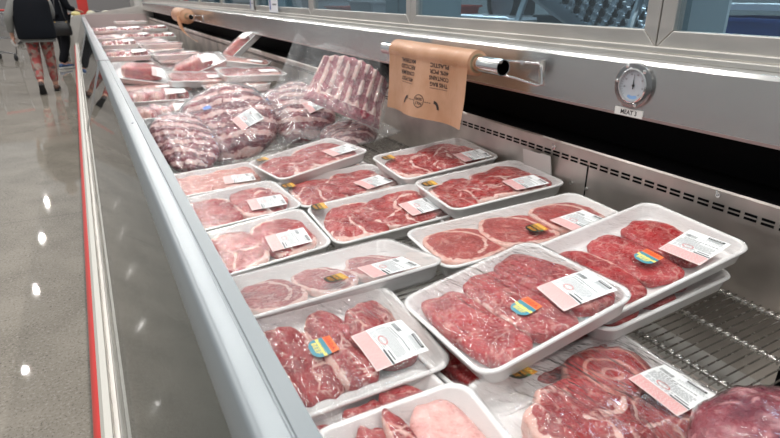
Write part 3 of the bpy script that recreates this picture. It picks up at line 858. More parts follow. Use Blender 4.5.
# machine with black hose and crates in the middle window
mc = empty('meat_slicer', 'dark steel meat saw with round blade guard on the table behind the middle window', 'machine', (2.35, 2.98, 1.06))
mb = MB(); mb.box(-.2, .2, -.3, .3, 0, .12); mb.build('machine_base', t_st, mc, bevel=.02)
mb = MB(); mb.tube([(0, .13*math.cos(2*PI*k/28), .20+.13*math.sin(2*PI*k/28)) for k in range(28)], .018, 8, closed=True); mb.build('blade_guard', M_rubber, mc, smooth=True)
mb = MB(); mb.disc((-.005, 0, .20), .115, (1, 0, 0), .01, 32); mb.build('blade', t_st, mc)
mb = MB(); mb.box(.04, .18, -.1, .1, .12, .42); mb.build('motor', M_dark, mc, bevel=.01)
GY = (.30, .34, .37)
for i, (x, y, z, w_, d_, h_, c_, lb) in enumerate((
    (2.45, 2.45, 1.06, .34, .30, .12, (.05, .06, .07), 'black crate on the cutting table, nearer than the saw'),
    (2.25, 3.42, 1.06, .30, .30, .16, (.34, .05, .04), 'dark red crate on the cutting table just beyond the saw'),
    (2.45, 3.95, 1.06, .40, .40, .14, (.03, .04, .05), 'low black crate on the cutting table beyond the red crate'),
    (2.30, 4.55, 1.06, .40, .44, .17, GY, 'grey crate in the middle of the long cutting table'),
    (2.35, 5.25, 1.06, .40, .40, .12, (.30, .08, .07), 'faded red crate towards the far end of the long table'),
    (2.35, 5.95, 1.06, .40, .44, .19, (.22, .27, .30), 'slate grey crate at the far end of the long table'),
    (2.55, 8.2, .95, .5, .6, .28, GY, 'grey crate on the far cutting table, nearer of two'),
    (2.55, 9.4, .95, .5, .6, .22, (.10, .12, .13), 'dark crate on the far cutting table, farther of two'))):
    o = bin_mesh(w_, d_, h_).build('crate', plain('crate_%d' % i, c_, .5)); o.location = (x, y, z); tag(o, lb, 'crate')
# steel uprights of a rack beside each window post
for i, (x, y) in enumerate(((1.75, 2.93), (1.75, 5.85), (1.75, 8.4))):
    g_ = empty('steel_cabinet', ['tall blue-grey cabinet behind the second window post', 'tall blue-grey cabinet behind the fourth window', 'tall blue-grey cabinet behind the far windows'][i], 'cabinet', (x, y, 0))
    mb = MB(); mb.box(-.15, .15, -.16, .16, .06, 1.95); mb.build('cabinet_body', plain('cabinet_paint', (.20, .28, .31), .4), g_, bevel=.006)
    for s_ in (-1, 1):
        mb = MB(); mb.box(-.162, -.150, s_*.08-.074, s_*.08+.074, .10, 1.92); dr = mb.build('door', plain('cabinet_paint', (.20, .28, .31), .4), g_, bevel=.003)
        mb = MB(); mb.box(-.175, -.162, s_*.02-.006, s_*.02+.006, 1.0, 1.2); mb.build('handle', M_chrome, dr)
    mb = MB(); mb.box(-.14, .14, -.15, .15, 0, .06); mb.build('plinth', M_dark, g_)

# ---- dial thermometer and its label
th = empty('dial_thermometer', 'round chrome dial thermometer on the steel header panel', 'thermometer', (1.1195, .912, 1.103), (0, -PI/2, 0))
# local z -> -X, local x -> +Z(world), local y -> Y
def ring(ro, ri, z0, z1, mb, n=48):
    V = []; F = []
    for r_, z in ((ro, z0), (ro, z1 - .002), (ro - .003, z1), (ri + .001, z1), (ri, z1 - .003), (ri, z0)):
        V += [(r_*math.cos(2*PI*k/n), r_*math.sin(2*PI*k/n), z) for k in range(n)]
    for i in range(5):
        for k in range(n):
            l = (k+1) % n; F.append((i*n+k, i*n+l, (i+1)*n+l, (i+1)*n+k))
    return mb.add(V, F)
RT = .052
mb = MB(); ring(RT, RT*.72, 0, .009, mb); mb.build('bezel', plain('bezel_steel', (.30, .30, .30), .22, 1.), th, auto=True)
mb = MB(); ring(RT*.76, RT*.68, .001, .012, mb); mb.build('inner_ring', M_chrome, th, auto=True)
mb = MB(); mb.disc((0, 0, .001), RT*.70, (0, 0, 1), .003, 40)
for k in range(28):
    a = math.radians(-140 + k*10); c_, s_ = math.cos(a), math.sin(a)
    q0, q1 = RT*.60, RT*.66
    t = .0005
    mb.add([(q0*c_ - t*s_, q0*s_ + t*c_, .0044), (q1*c_ - t*s_, q1*s_ + t*c_, .0044), (q1*c_ + t*s_, q1*s_ - t*c_, .0044), (q0*c_ + t*s_, q0*s_ - t*c_, .0044)], [(0, 1, 2, 3)], 1)
    if k % 4 == 0:
        add_text(mb, str((k*10 - 40)), lambda u, v: (v, -u, .0044), -RT*.50*s_ * -1 * -1, RT*.50*c_, .0055, .004, 1)
n = 14; V = [(-RT*.35 + .0, -RT*.3, .0044)]
mb.add([(-RT*.52, -RT*.28, .0043), (-RT*.60, -RT*.1, .0043), (-RT*.60, RT*.1, .0043), (-RT*.52, RT*.28, .0043), (-RT*.42, RT*.22, .0043), (-RT*.46, 0, .0043), (-RT*.42, -RT*.22, .0043)], [tuple(range(7))[::-1]], 2)
mb.build('dial', [plain('dial_white', (.50, .53, .57), .3), M_ink, plain('dial_blue', (.25, .42, .70), .4)], th)
mb = MB(); mb.add([(-.008, -.0016, .006), (-.008, .0016, .006), (.026, .0004, .006), (.026, -.0004, .006)], [(0, 1, 2, 3)][::-1]); mb.disc((0, 0, .0045), .003, (0, 0, 1), .002, 14)
mb.build('needle', M_inkb, th)
for a in (80, 200, 320, 25):
    mb = MB(); c_, s_ = math.cos(math.radians(a)), math.sin(math.radians(a)); R_ = RT*.86 if a != 25 else RT*.9
    V = []; F = []
    for i in range(5):
        q = PI/2*i/4; V += [(R_*c_ + .0048*math.cos(q)*math.cos(2*PI*k/12), R_*s_ + .0048*math.cos(q)*math.sin(2*PI*k/12), .009 + .004*math.sin(q)) for k in range(12)]
    for i in range(4):
        for k in range(12): l = (k+1) % 12; F.append((i*12+k, i*12+l, (i+1)*12+l, (i+1)*12+k))
    mb.add(V, F); mb.build('screw', M_chrome, th, smooth=True)
mb = MB()
def tagfn(u, v): return (1.1165, .914 - u, 1.0400 + v)
mb.box(1.1165, 1.1178, .876, .956, 1.031, 1.049)
V0 = len(mb.V); add_text(mb, 'MEAT 3', lambda u, v: (1.1162, .915 - u, 1.040 + v), 0, 0, .046, .011, 1)
tag(mb.build('name_tag', [plain('tag_white', (.80, .79, .76), .4), M_inkb]), 'small white tag reading MEAT 3 under the dial thermometer', 'tag')
# white card tucked behind the trays
mb = MB(); mb.box(-.0006, .0006, -.062, .062, -.030, .030); mb.box(-.0006, .0006, -.062, -.02, .030, .034)
o = mb.build('price_card', plain('card', (.62, .60, .57), .5)); o.location = (1.168, 1.262, .825); o.rotation_euler = (0, math.radians(-12), 0)
tag(o, 'blank off-white card leaning on the slotted steel back wall of the case', 'card')
# notices taped on the window
for y, wd_, lb in ((3.95, .20, 'white printed notice hanging on the windows over the ribs'), (4.50, .10, 'narrow printed notice on the window post beyond the white notice')):
    n_ = empty('notice', lb, 'notice', (1.186, y, 1.20))
    mb = MB(); mb.box(-.001, 0, -wd_/2, wd_/2, -.02, .30); mb.build('sheet', plain('notice_white', (.72, .73, .76), .5) if wd_ > .15 else plain('notice_grey', (.50, .50, .51), .5), n_)
    mb = MB()
    mb.box(-.0016, -.0011, wd_*.28, wd_*.42, .0, .07, 1)
    for k in range(6): mb.box(-.0016, -.0011, -wd_*.35, wd_*.1*(k % 3 + 1), .03 + k*.035, .04 + k*.035, 0)
    mb.build('print', [M_ink, plain('notice_blue', (.08, .12, .35), .5)], n_)

# ---- bag rolls on chrome holders
def holder(y, X, z, L, label):
    h = empty('bag_roll_holder', label, 'bag holder', (X, y, z))
    # hollow rod along Y, open near end
    mb = MB(); n = 28; V = []; F = []
    R = [(.0005, L/2, 0), (.0235, L/2, 0), (.0235, -L/2, 0), (.0212, -L/2, 0), (.0212, L/2 - .02, 0), (0.0005, L/2 - .02, 0)]
    for r_, yy, _ in R: V += [(r_*math.cos(2*PI*k/n), yy, r_*math.sin(2*PI*k/n)) for k in range(n)]
    for i in range(5):
        for k in range(n): l = (k+1) % n; F.append((i*n+k, (i+1)*n+k, (i+1)*n+l, i*n+l))
    mb.add(V, F); mb.build('rod', M_chrome, h, auto=True)
    for s in (-1, 1):
        # wire loop bracket from the rod to the header
        pts = [(.010, s*(L/2 - .030) , .010), (.05, s*(L/2 - .05), .012), (HX - X - .008, s*(L/2 + .055), .013), (HX - X - .004, s*(L/2 + .065), .006), (HX - X - .004, s*(L/2 + .075), -.040), (HX - X - .012, s*(L/2 + .062), -.046), (.06, s*(L/2 - .02), -.034), (.015, s*(L/2 - .03), -.022)]
        mb = MB(); mb.tube(pts, .0036, 8); br = mb.build('bracket', M_chrome, h, smooth=True)
        mb = MB(); mb.box(HX - X - .003, HX - X + .001, s*(L/2+.065) - .008, s*(L/2+.065) + .008, -.04, .022); mb.build('mount_plate', M_frame, br)
        mb = MB(); mb.disc((HX - X - .03, s*(L/2+.02), .0125), .006, (-1, 0, .3), .006, 10); mb.build('clamp_screw', M_chrome, br)
    return h
HX = 1.1195
RX, RZ, RY = 1.035, 1.108, 1.62
holder(RY + .03, RX, RZ, .72, 'chrome tube holder on the steel header carrying the near brown bag roll')
M_bag = None
t = NT('brown_bag_film'); co = t.coord('Object')
c_ = t.mix(t.ramp(t.noise(co, 12, 3), .3, .7), (.60, .32, .18), (.70, .41, .26))
b = t.bsdf(c_, .35, 0., normal=t.bump(t.noise(t.coord('Object', (1, 1, .35)), 30, 3, .6, .6), .35, .006)); b.inputs['Transmission Weight'].default_value = 0
b.inputs['Coat Weight'].default_value = .15
tr = t.n('ShaderNodeBsdfTranslucent'); tr.inputs[0].default_value = (.68, .40, .24, 1)
mx = t.n('ShaderNodeMixShader'); mx.inputs[0].default_value = .25; t.l(b.outputs[0], mx.inputs[1]); t.l(tr.outputs[0], mx.inputs[2])
M_bag = t.done(mx)
M_core = plain('cardboard_core', (.42, .33, .20), .7)
M_print = plain('bag_print', (.045, .03, .025), .5)
def roll(y, X, z, W, R, label, drop, text=True):
    g = empty('bag_roll', label, 'bag roll', (X, y, z))
    n = 40; V = []; F = []
    prof_ = [(.0245, -W/2), (.0285, -W/2), (.029, -W/2), (R, -W/2 + .001), (R, W/2 - .001), (.029, W/2), (.0285, W/2), (.0245, W/2)]
    for r_, yy in prof_: V += [(r_*math.cos(2*PI*k/n), yy, r_*math.sin(2*PI*k/n)) for k in range(n)]
    mi = []
    for i in range(7):
        for k in range(n): l = (k+1) % n; F.append((i*n+k, (i+1)*n+k, (i+1)*n+l, i*n+l)); mi.append(1 if i in (0, 6) else 0)
    for k in range(n): l = (k+1) % n; F.append((7*n+k, k, l, 7*n+l)); mi.append(1)
    mesh_obj('rolled_bags', V, F, [M_bag, M_core], g, mi)
    # the loose bag: leaves over the top, hangs in front
    def surf(u, s, lift=0.):
        """u across (-.5..+.5 along Y), s arc length from the top of the roll"""
        Rr = R + .0012 + lift; q = s / (R + .001); e = PI * .62
        if q < e: a = q; x, zz = -Rr * math.sin(a), Rr * math.cos(a)
        else:
            k = (q - e) * (R + .001)
            x, zz = -Rr * math.sin(e), Rr * math.cos(e)
            x += -k * .08; zz -= k
        fl = max(0, s - .04)
        x += -.010 * fl / .15 * math.sin(u * 9 + 1.0) * (1 if fl < .15 else 1) - lift
        yy = u * W * (1 + .02 * fl / .2) + .004*math.sin(s*30)*fl/.2
        return Vector((x, yy, zz + (fl/.2)*(.012 * (-u) )))
    V = []; F = []; nu, nv = 30, 44
    for i in range(nu + 1):
        for j in range(nv + 1): V.append(surf(-.5 + i/nu, -.02 + (drop + .02) * j/nv))
    for i in range(nu):
        for j in range(nv): F.append((i*(nv+1)+j, i*(nv+1)+j+1, (i+1)*(nv+1)+j+1, (i+1)*(nv+1)+j))
    hb = mesh_obj('hanging_bag', V, F, M_bag, g)
    if text:
        mb = MB()
        # print hangs upside down; near end of the roll is at -Y, shown to the right
        def fn(cu_, cs_):
            return lambda u, v: surf(cu_ - u / W, cs_ - v, .0008)
        for cu_, cs_, lines in ((.20, .108, ['40% POST', 'CONSUMER', 'RECYCLED', 'MATERIAL']), (-.19, .108, ['THIS BAG', 'CONTAINS', '40% PCR', 'PLASTIC'])):
            for k, ln in enumerate(lines):
                add_text(mb, ln, fn(cu_, cs_ + .034 - k*.020), 0, 0, .105 if k else .092, .0135, 0, flip=True)
            f_ = fn(cu_, cs_ + .034 + .013)
            mb.add([f_(-.046, -.0006), f_(0, -.0006), f_(.046, -.0006), f_(.046, .0006), f_(0, .0006), f_(-.046, .0006)], [(0, 1, 4, 5), (1, 2, 3, 4)])
        f_ = fn(.0, .205); n = 40; V = []; F = []
        for k in range(n):
            a = 2*PI*k/n
            for q in (1, .90): V.append(f_(.028*q*math.cos(a), .022*q*math.sin(a)))
        for k in range(n): l = (k+1) % n; F.append((2*k, 2*k+1, 2*l+1, 2*l))
        mb.add(V, F)
        add_text(mb, 'CROWN', f_, 0, .007, .036, .010, 0, flip=True); add_text(mb, 'POLY', f_, 0, -.007, .036, .010, 0, flip=True)
        for s in (-1, 1):
            for k in range(3): 
                x = s*(.036 + k*.011); mb.add([f_(x-.004, -.001), f_(x+.004, -.001), f_(x+.004, .001), f_(x-.004, .001)], [(0, 1, 2, 3)])
            # curved horn mark
            V = []; F = []; m_ = 8
            for k in range(m_ + 1):
                a = PI/2*k/m_; R1, R2 = .028, .018
                cx_ = s*.076; 
                V.append(f_(cx_ + s*R1*math.sin(a), -.018 + R1*math.cos(a))); V.append(f_(cx_ + s*R2*math.sin(a), -.018 + R2*math.cos(a)))
            for k in range(m_): F.append((2*k, 2*k+1, 2*k+3, 2*k+2))
            mb.add(V, F)
        tag(mb.build('bag_print', M_print, hb), 'dark print on the bag')
    return g
roll(1.66, RX, RZ, .50, .037, 'near roll of brown plastic bags with a printed bag hanging down', .262)
# far roll
holder(6.62, RX - .02, 1.085, .8, 'chrome tube holder carrying the far brown bag roll')
fr_ = roll(6.75, RX - .02, 1.085, .62, .075, 'far roll of brown plastic bags with a twisted tail', .10, False)
mb = MB(); pts = [(-.08, -.25, 0), (-.085, -.28, -.07), (-.07, -.36, -.15), (-.03, -.48, -.20), (.02, -.62, -.235)]
V = []; F = []
for i, p in enumerate(pts):
    w_ = .035 + .03*i*.5; a = .3 + i*.35
    for s in (-1, 0, 1): V.append((p[0] + s*w_*math.cos(a)*.6, p[1] + s*w_*math.sin(a), p[2] + .01*abs(s)))
for i in range(4):
    for k in range(2): F.append((i*3+k, i*3+k+1, (i+1)*3+k+1, (i+1)*3+k))
o = mesh_obj('twisted_tail', V, F, M_bag, fr_); o.modifiers.new('s', 'SUBSURF').levels = 2; o.modifiers['s'].render_levels = 2

# ============================================================ MEAT
FL['O'] = ((.270, .390, .775, -.10, .02, -.10, .235, .33), None, None)
FL['P'] = ((.290, .530, .725, .05, .0, .02, .27, .27), None, None)
FL['S'] = ((.60, .66, .715, .10, .0, -.02, .34, .26), None, None)
def pk(key, kind, label, **k):
    p, lab, st = FL[key]
    return package(kind, p, label, lab=lab, st=st, seed=k.pop('seed', sum(map(ord, key))), **k)
pk('A', 'strips', 'white tray of three red steaks lying on top at the centre, nearest whole tray', fm=F_wrinkle, seed=4)
pk('B', 'strips_flat', 'large white tray of three red steaks raised beside the empty wire shelf', seed=9)
pk('C', 'thick', 'white foam tray of thick marbled steaks at the near rail with large tilted price label', fm=F_wrinkle, seed=3)
pk('D', 'pale3', 'long white tray of pale chops under fogged film, between the rail and the centre', dark=True, fm=F_haze, seed=5)
pk('E', 'two', 'white tray of bone-in chops at the rail just beyond the fogged long tray', seed=12, fm=F_wrap)
pk('F', 'two', 'white tray of red chops at the rail, second beyond the fogged long tray', seed=14)
pk('G', 'pork', 'flat white tray of pale chops at the rail in front of the dark rib bag', seed=15)
pk('H', 'blade', 'white tray of red steaks set askew in front of the two rib bags', dark=True, seed=16)
pk('I', 'blade', 'white tray of red steaks in the middle column, just nearer than the askew tray', dark=True, seed=27)
pk('J', 'blade', 'white tray of marbled red steaks in the middle column beside the three-ribeye tray', dark=True, seed=18)
pk('K', 'blade', 'white tray of red steaks by the back wall under the hanging brown bag', dark=True, seed=19)
pk('L', 'blade', 'white tray of red steaks by the back wall under the white card', dark=True, seed=22)
pk('M', 'ribeye', 'long white tray of three pinkish ribeye steaks at the back beyond the centre tray', dark=True, seed=21)
pk('O', 'slab', 'white tray of rib pieces and pale fat slab at the bottom edge by the rail', seed=23)
pk('P', 'thick', 'white tray of steaks lying under the thick marbled steaks at the rail', seed=24)
pk('Q', 'roast', 'white tray with a rolled cut and big marbled roast at the bottom edge', dark=True, seed=25, fm=F_wrinkle)
pk('S', 'strips', 'white tray of red steaks mostly hidden under the centre tray', seed=26)
pk('U', 'strips_flat', 'white tray sticking out under the raised tray beside the wire shelf', seed=28)
for nm, ref, dx, dy, dz, da, lb in (
    ('l2', 'L', -.01, .02, -.052, .05, 'white tray lying under the red steaks below the white card'),
    ('m2', 'M', .03, -.01, -.054, .03, 'long white tray lying under the three ribeyes'),
    ('h2', 'H', .03, .05, -.064, -.1, 'white tray lying under the askew tray of red steaks'),
    ('k2', 'K', -.01, .01, -.052, .04, 'white tray lying under the steaks by the back wall')):
    p = list(FL[ref][0]); p[0] += dx; p[1] += dy; p[2] += dz; p[3] += da; p[6] = min(p[6], .36)
    package('blade', p, lb, seed=40 + len(nm) + ord(nm[0]), simple=True)

# ---- farther trays: a few kinds built once, then copied
def back_proto(kind, label, seed, w=.37, lab=(.09, -.05, 0), dark=False, st=None, fm=None):
    return package(kind, (0, 0, 0, 0, 0, 0, w, .27), label, lab=lab, st=st, seed=seed, simple=True, group='wrapped meat trays at the far end of the case', fm=fm)
protos = [back_proto('cubes', 'x', 51, fm=F_far), back_proto('log', 'x', 52, fm=F_far), back_proto('blade', 'x', 53, fm=F_far), back_proto('pork', 'x', 54, fm=F_far)]
used = [False] * 4
def far(i, loc, rot, label, sx=1.):
    global used
    o = copy_tree(protos[i]) if used[i] else protos[i]
    used[i] = True
    o.location = loc; o.rotation_euler = rot; o['label'] = label
    if sx != 1.: o.scale = (sx, sx, sx)
    return o
def F_(key, i, label, b=0., c=0., a=None, dz=0., dx=0, dy=0):
    p = FL[key][0]
    far(i, (p[0]+dx, p[1]+dy, p[2] + dz), (p[4] + b, p[5] + c, p[3] if a is None else a), label)
F_('T1', 2, 'white tray of pale chops standing highest by the back wall behind the rib bags', b=.06)
F_('T2', 3, 'white tray by the back wall between the tilted tray and the highest tray', c=-.0, a=-.45)
F_('T4', 1, 'white tray with a thick red roast tipped up under glary film', b=.12)
F_('T5', 2, 'white tray of meat just behind the dark rib bag', a=-.08, b=.08, dz=.01)
F_('T6', 1, 'wrapped red roast on a tray at the rail beyond the low labelled trays', c=.12, b=.25, dx=.03, dz=.035)
F_('T7', 3, 'low white tray with a pale label at the rail, nearer than the wrapped roast')
F_('T8', 0, 'white tray of meat pieces at the rail behind the small left rib bag', dz=.01, dx=.02)
F_('T9', 0, 'white tray at the rail touching the small left rib bag', dz=-.005, dx=.026)
F_('Ra', 0, 'white tray with pale label in the row beyond the wrapped roast, rail side')
F_('Ra2', 2, 'white tray in the row beyond the wrapped roast, wall side')
F_('Rb', 0, 'white tray in the next row back, rail side')
F_('Rb2', 2, 'white tray in the next row back, wall side')
F_('Rc', 2, 'white tray below the last row of red pieces, rail side')
F_('Rc2', 0, 'white tray below the last row of red pieces, middle')
F_('Rc3', 0, 'tray of red meat below the last row, wall side')
F_('Rd', 0, 'tray heaped with red pieces in the last row, leftmost of three')
F_('Rd2', 0, 'tray heaped with red pieces in the last row, middle of three', dx=-.02)
F_('Rd3', 0, 'tray heaped with red pieces in the last row, rightmost of three', dx=-.06)
F_('Re', 3, 'small white tray at the very end of the case, left of two', )
F_('Re2', 3, 'small white tray at the very end of the case, right of two')
# tilted tray leaning on the back wall
far(1, (1.02, 4.35, .935), (-.25, -.62, .25), 'tray of red meat tipped on edge against the back wall, film peaking up')
far(2, (.93, 2.92, .742), (.10, -.08, .1), 'tray of dark red meat low behind the right rib bag')
far(1, (.90, 4.95, .80), (.05, -.06, .1), 'tray of red roast behind the tipped tray')
# rows underneath that carry the visible ones
def low_row(y0, y1, z, xs, i0):
    k = i0; y = y0
    while y < y1:
        for x in xs:
            far(2 + k % 2, (x + rnd.uniform(-.01, .01), y, z + rnd.uniform(-.004, .004)), (0, -.03, rnd.uniform(-.06, .06)), 'buried white meat tray in the lower layer of the far half of the case')
            k += 1
        y += .30
low_row(3.2, 11.6, .705, (.345, .745), 0)
low_row(4.55, 11.6, .760, (.345,), 1)
low_row(3.2, 11.6, .766, (.745,), 0)
low_row(3.35, 4.3, .822, (.745,), 1)

# ---- vacuum bags of ribs
def rib_bag(key_p, label, seed, parts=dict(), L=.36, W=.40, hgt=.07, mat='bag', stk=None, lab=None, bagmat=None, ridge=.004, pad=.045, fold=0.):
    x, y, z, a, b, c = key_p
    g = empty('rib_bag', label, 'bag of ribs', (x, y, z), (b, c, a), group='vacuum bags of ribs')
    nx, ny = 64, 64
    off = Vector((seed, seed*2.3, seed*.7))
    def top(u, v):
        r = (abs(u) ** 2.6 + abs(v) ** 2.6) ** (1/2.6)
        r += .10 * noise.noise(Vector((u*1.5, v*1.5, 0)) + off)
        r = max(0., r)
        if r >= 1: return 0
        base = hgt * (1 - r ** 3.5) ** .6
        rib = ridge * math.sin((v + .35*u) * 20 + .9*noise.noise(Vector((u*2, v*2, 3)) + off)) * (1 - r**4)
        return max(0.001, base + rib + .008 * noise.noise(Vector((u*4, v*4, 1)) + off) + .004*noise.noise(Vector((u*11, v*11, 1)) + off))
    def grid(fn, nx=nx, ny=ny):
        V = []; F = []
        for i in range(nx + 1):
            for j in range(ny + 1): V.append(fn(-1 + 2*i/nx, -1 + 2*j/ny))
        for i in range(nx):
            for j in range(ny): F.append((i*(ny+1)+j, (i+1)*(ny+1)+j, (i+1)*(ny+1)+j+1, i*(ny+1)+j+1))
        return V, F
    def disc_map(u, v):  # square -> round
        return u*math.sqrt(1 - v*v*.42), v*math.sqrt(1 - u*u*.42)
    def meatp(u, v):
        p_, q_ = disc_map(u, v); s = .985
        return (p_*L/2, q_*W/2, top(p_*s, q_*s))
    V, F = grid(meatp)
    n0 = len(V)
    V2 = [(vx*.97, vy*.97, -.012 if vz > .004 else 0.) for vx, vy, vz in V]
    F2 = [tuple(i + n0 for i in f)[::-1] for f in F]
    edge = []
    for i in range(nx): edge.append((i*(ny+1), (i+1)*(ny+1))); edge.append(((i+1)*(ny+1)+ny, i*(ny+1)+ny))
    for j in range(ny): edge.append((j+1, j)); edge.append((nx*(ny+1)+j, nx*(ny+1)+j+1))
    F3 = [(a_, b_, b_+n0, a_+n0)[::-1] for a_, b_ in edge]
    fat = []
    for (vx, vy, vz) in V:
        u, v = vx/L*2, vy/W*2
        fat.append(max(0, .36 + .60*math.sin((v + .35*u)*20 + 1.8 + .9*noise.noise(Vector((u*2, v*2, 3)) + off)) * (.75 + .6*noise.noise(Vector((u*1.7, v*1.7, 9)) + off)) - .12))
    mesh_obj('rib_rack', V + V2, F + F2 + F3, ME[mat], g, fat=fat + [0.]*n0)
    def bagp(u, v):
        X, Y = u*(L/2 + pad*(1 + .8*noise.noise(Vector((v*2.2, 5, 0)) + off))), v*(W/2 + pad*(1 + .8*noise.noise(Vector((u*2.2, 9, 0)) + off)))
        p_, q_ = X/(L/2), Y/(W/2)
        zz = top(p_*.95, q_*.95) if max(abs(p_), abs(q_)) < 1.3 else 0
        edge_ = max(abs(u), abs(v))
        w_ = .010*noise.noise(Vector((u*6, v*6, 2)) + off)*max(0, edge_ - .5)*2
        return (X, Y, max(zz + .0025, .001 + abs(w_)*1.6) + (fold*max(0, edge_-.8) if fold else 0))
    V, F = grid(bagp, 56, 56)
    mesh_obj('clear_bag', V, F, bagmat or F_bag, g)
    hz = lambda X, Y: top(X/(L/2)*.97, Y/(W/2)*.97) + .004
    if lab: label_sheet(lambda X, Y: sum(hz(X+dx, Y+dy) for dx in (-.02, 0, .02) for dy in (-.02, 0, .02))/9 + .002, lab[0], lab[1], lab[2], g, simple=False, seed=seed, LW=.11, LH=.075)
    if stk:
        mb = MB(); V = []
        for i in range(5):
            for j in range(5): 
                X, Y = stk[0] + (-.5+i/4)*.034, stk[1] + (-.5+j/4)*.026; V.append((X, Y, hz(X, Y)+.003))
        mb.add(V, [(i*5+j, (i+1)*5+j, (i+1)*5+j+1, i*5+j+1) for i in range(4) for j in range(4)])
        mb.build('blue_sticker', plain('sticker_bluewhite', (.12, .22, .55), .4), g)
    return g
rib_bag((.513, 2.50, .765, .053, .50, -.36), 'large round vacuum bag of dark marbled ribs in the middle behind the trays', 3, L=.40, W=.45, hgt=.085, stk=(-.05, .06), lab=(.06, -.10, .15))
rib_bag((.850, 2.549, .775, -.02, .483, -.251), 'vacuum bag of pale marbled ribs right of the large round rib bag', 8, L=.32, W=.38, hgt=.075, stk=(-.12, .09), lab=(.07, -.06, .1))
rib_bag((.30, 2.36, .745, .10, .38, -.14), 'smaller vacuum bag of ribs against the rail left of the round rib bag', 12, L=.23, W=.40, hgt=.045, pad=.018)
rib_bag((.975, 2.25, .715, .1, .12, -.12), 'crumpled clear bag of meat by the back wall under the upright rib rack', 15, L=.26, W=.20, hgt=.05, bagmat=F_bagh, pad=.05, fold=.10)

# upright rack of ribs in a loose clear bag
def rib_rack():
    W_, Hh = .33, .27
    g = empty('rack_of_ribs', 'upright rack of pink ribs in a loose clear bag leaning by the back wall', 'rack of ribs', (.985, 2.25, .915), (.95, .40, -.42))
    nx, ny = 110, 40; V = []; F = []; fat = []
    nb = 8
    for side in (0, 1):
        for i in range(nx + 1):
            u = -1 + 2*i/nx
            for j in range(ny + 1):
                v = -1 + 2*j/ny
                x = u*W_/2*(1 - .06*v); y = v*Hh/2*(1 - .18*(u**2)) + .003*math.sin(u*nb*PI + .4)*(1 if v > .8 else .0)
                e = max(0, 1 - max(abs(u), abs(v))**6)**.5
                lean = .035*v*v
                bone = max(0, math.cos(u*nb*PI/1.0 + .5*v))**1.0
                if side == 0:
                    z = .016*e + .0065*bone*e*(1 if v > -.55 else .5) + .05*u*u*-1 + lean + .0035*noise.noise(Vector((x*60, y*60, 4)))*e + (.016*e if v < -.55 else 0)
                    fat.append(max(0, min(1, min(1, max(0, math.cos(u*nb*PI + .5*v) + .35)*1.6)*.9*(1 if v > -.6 else 0)*(.8 + noise.noise(Vector((x*20, y*20, 2)))) + (.7 if -.62 < v < -.42 else 0)*(.7 + noise.noise(Vector((x*30, y*30, 7)))))))
                else:
                    z = -.012*e - .05*u*u + lean; fat.append(.3)
                V.append((x, y, z))
    m = (nx+1)*(ny+1)
    for i in range(nx):
        for j in range(ny):
            q = (i*(ny+1)+j, (i+1)*(ny+1)+j, (i+1)*(ny+1)+j+1, i*(ny+1)+j+1)
            F.append(q); F.append(tuple(k + m for k in q)[::-1])
    for i in range(nx):
        a_, b_ = i*(ny+1), (i+1)*(ny+1); F.append((a_, a_+m, b_+m, b_)); a_ += ny; b_ += ny; F.append((b_, b_+m, a_+m, a_))
    for j in range(ny):
        a_, b_ = j, j+1; F.append((b_, b_+m, a_+m, a_)); a_ += nx*(ny+1); b_ += nx*(ny+1); F.append((a_, a_+m, b_+m, b_))
    mesh_obj('rib_slab', V, F, ME['ribs'], g, fat=fat)
    # loose bag
    V = []; F = []; n_, k_ = 60, 40
    for i in range(n_ + 1):
        u = -1 + 2*i/n_
        for j in range(k_ + 1):
            v = -1 + 2*j/k_
            X = u*(W_/2 + .012) - (max(0, -u) ** 3)*.12*(1 if v > -1 else 1)
            Y = v*(Hh/2 + .012) + max(0, -u)**2*.0*(v + .3)
            if u < -.8 and v > .7: Y += .02*(v - .7)/.3*(-u - .8)/.2
            on = abs(X) < W_/2 and abs(Y) < Hh/2
            Z = .032 - .05*(X/(W_/2))**2*.8 + .03*v*v + .012*noise.noise(Vector((X*16, Y*16, 6))) 
            if X < -W_/2: Z += .03*math.sin((X + W_/2)*40) + .02*noise.noise(Vector((X*30, Y*12, 3)))
            V.append((X, Y, Z + .006))
    for i in range(n_):
        for j in range(k_): F.append((i*(k_+1)+j, (i+1)*(k_+1)+j, (i+1)*(k_+1)+j+1, i*(k_+1)+j+1))
    mesh_obj('loose_bag', V, F, F_bagh, g)
    return g
rib_rack()

# purple roast at the bottom right corner, on the shelf
rr_ = empty('roast_package', 'purplish marbled roast tightly wrapped, in the bottom right corner of the picture', 'roast', (.662, .247, .772), (.1, -.12, .25))
def blob(name, L, W, Hh, mat, parent, seed, bump=.006):
    V = []; F = []; n, m = 72, 36; off = Vector((seed, seed, seed))
    for i in range(m + 1):
        t_ = PI*i/m
        for k in range(n):
            a = 2*PI*k/n; d_ = Vector((math.sin(t_)*math.cos(a), math.sin(t_)*math.sin(a), math.cos(t_)))
            s = 1 + .10*noise.noise(d_*1.6 + off) + bump/L*2*noise.noise(d_*6 + off)
            V.append((d_.x*L/2*s, d_.y*W/2*s, d_.z*Hh/2*s))
    for i in range(m):
        for k in range(n): l = (k+1) % n; F.append((i*n+k, (i+1)*n+k, (i+1)*n+l, i*n+l))
    return mesh_obj(name, V, F, mat, parent)
M_purple = meat('purple_roast', (.085, .010, .024), (.25, .045, .06), (.60, .34, .36), .7, 12, .7, 34, .28)
blob('roast', .24, .20, .11, M_purple, rr_, 5)
blob('tight_film', .245, .205, .114, F_wrap, rr_, 5)

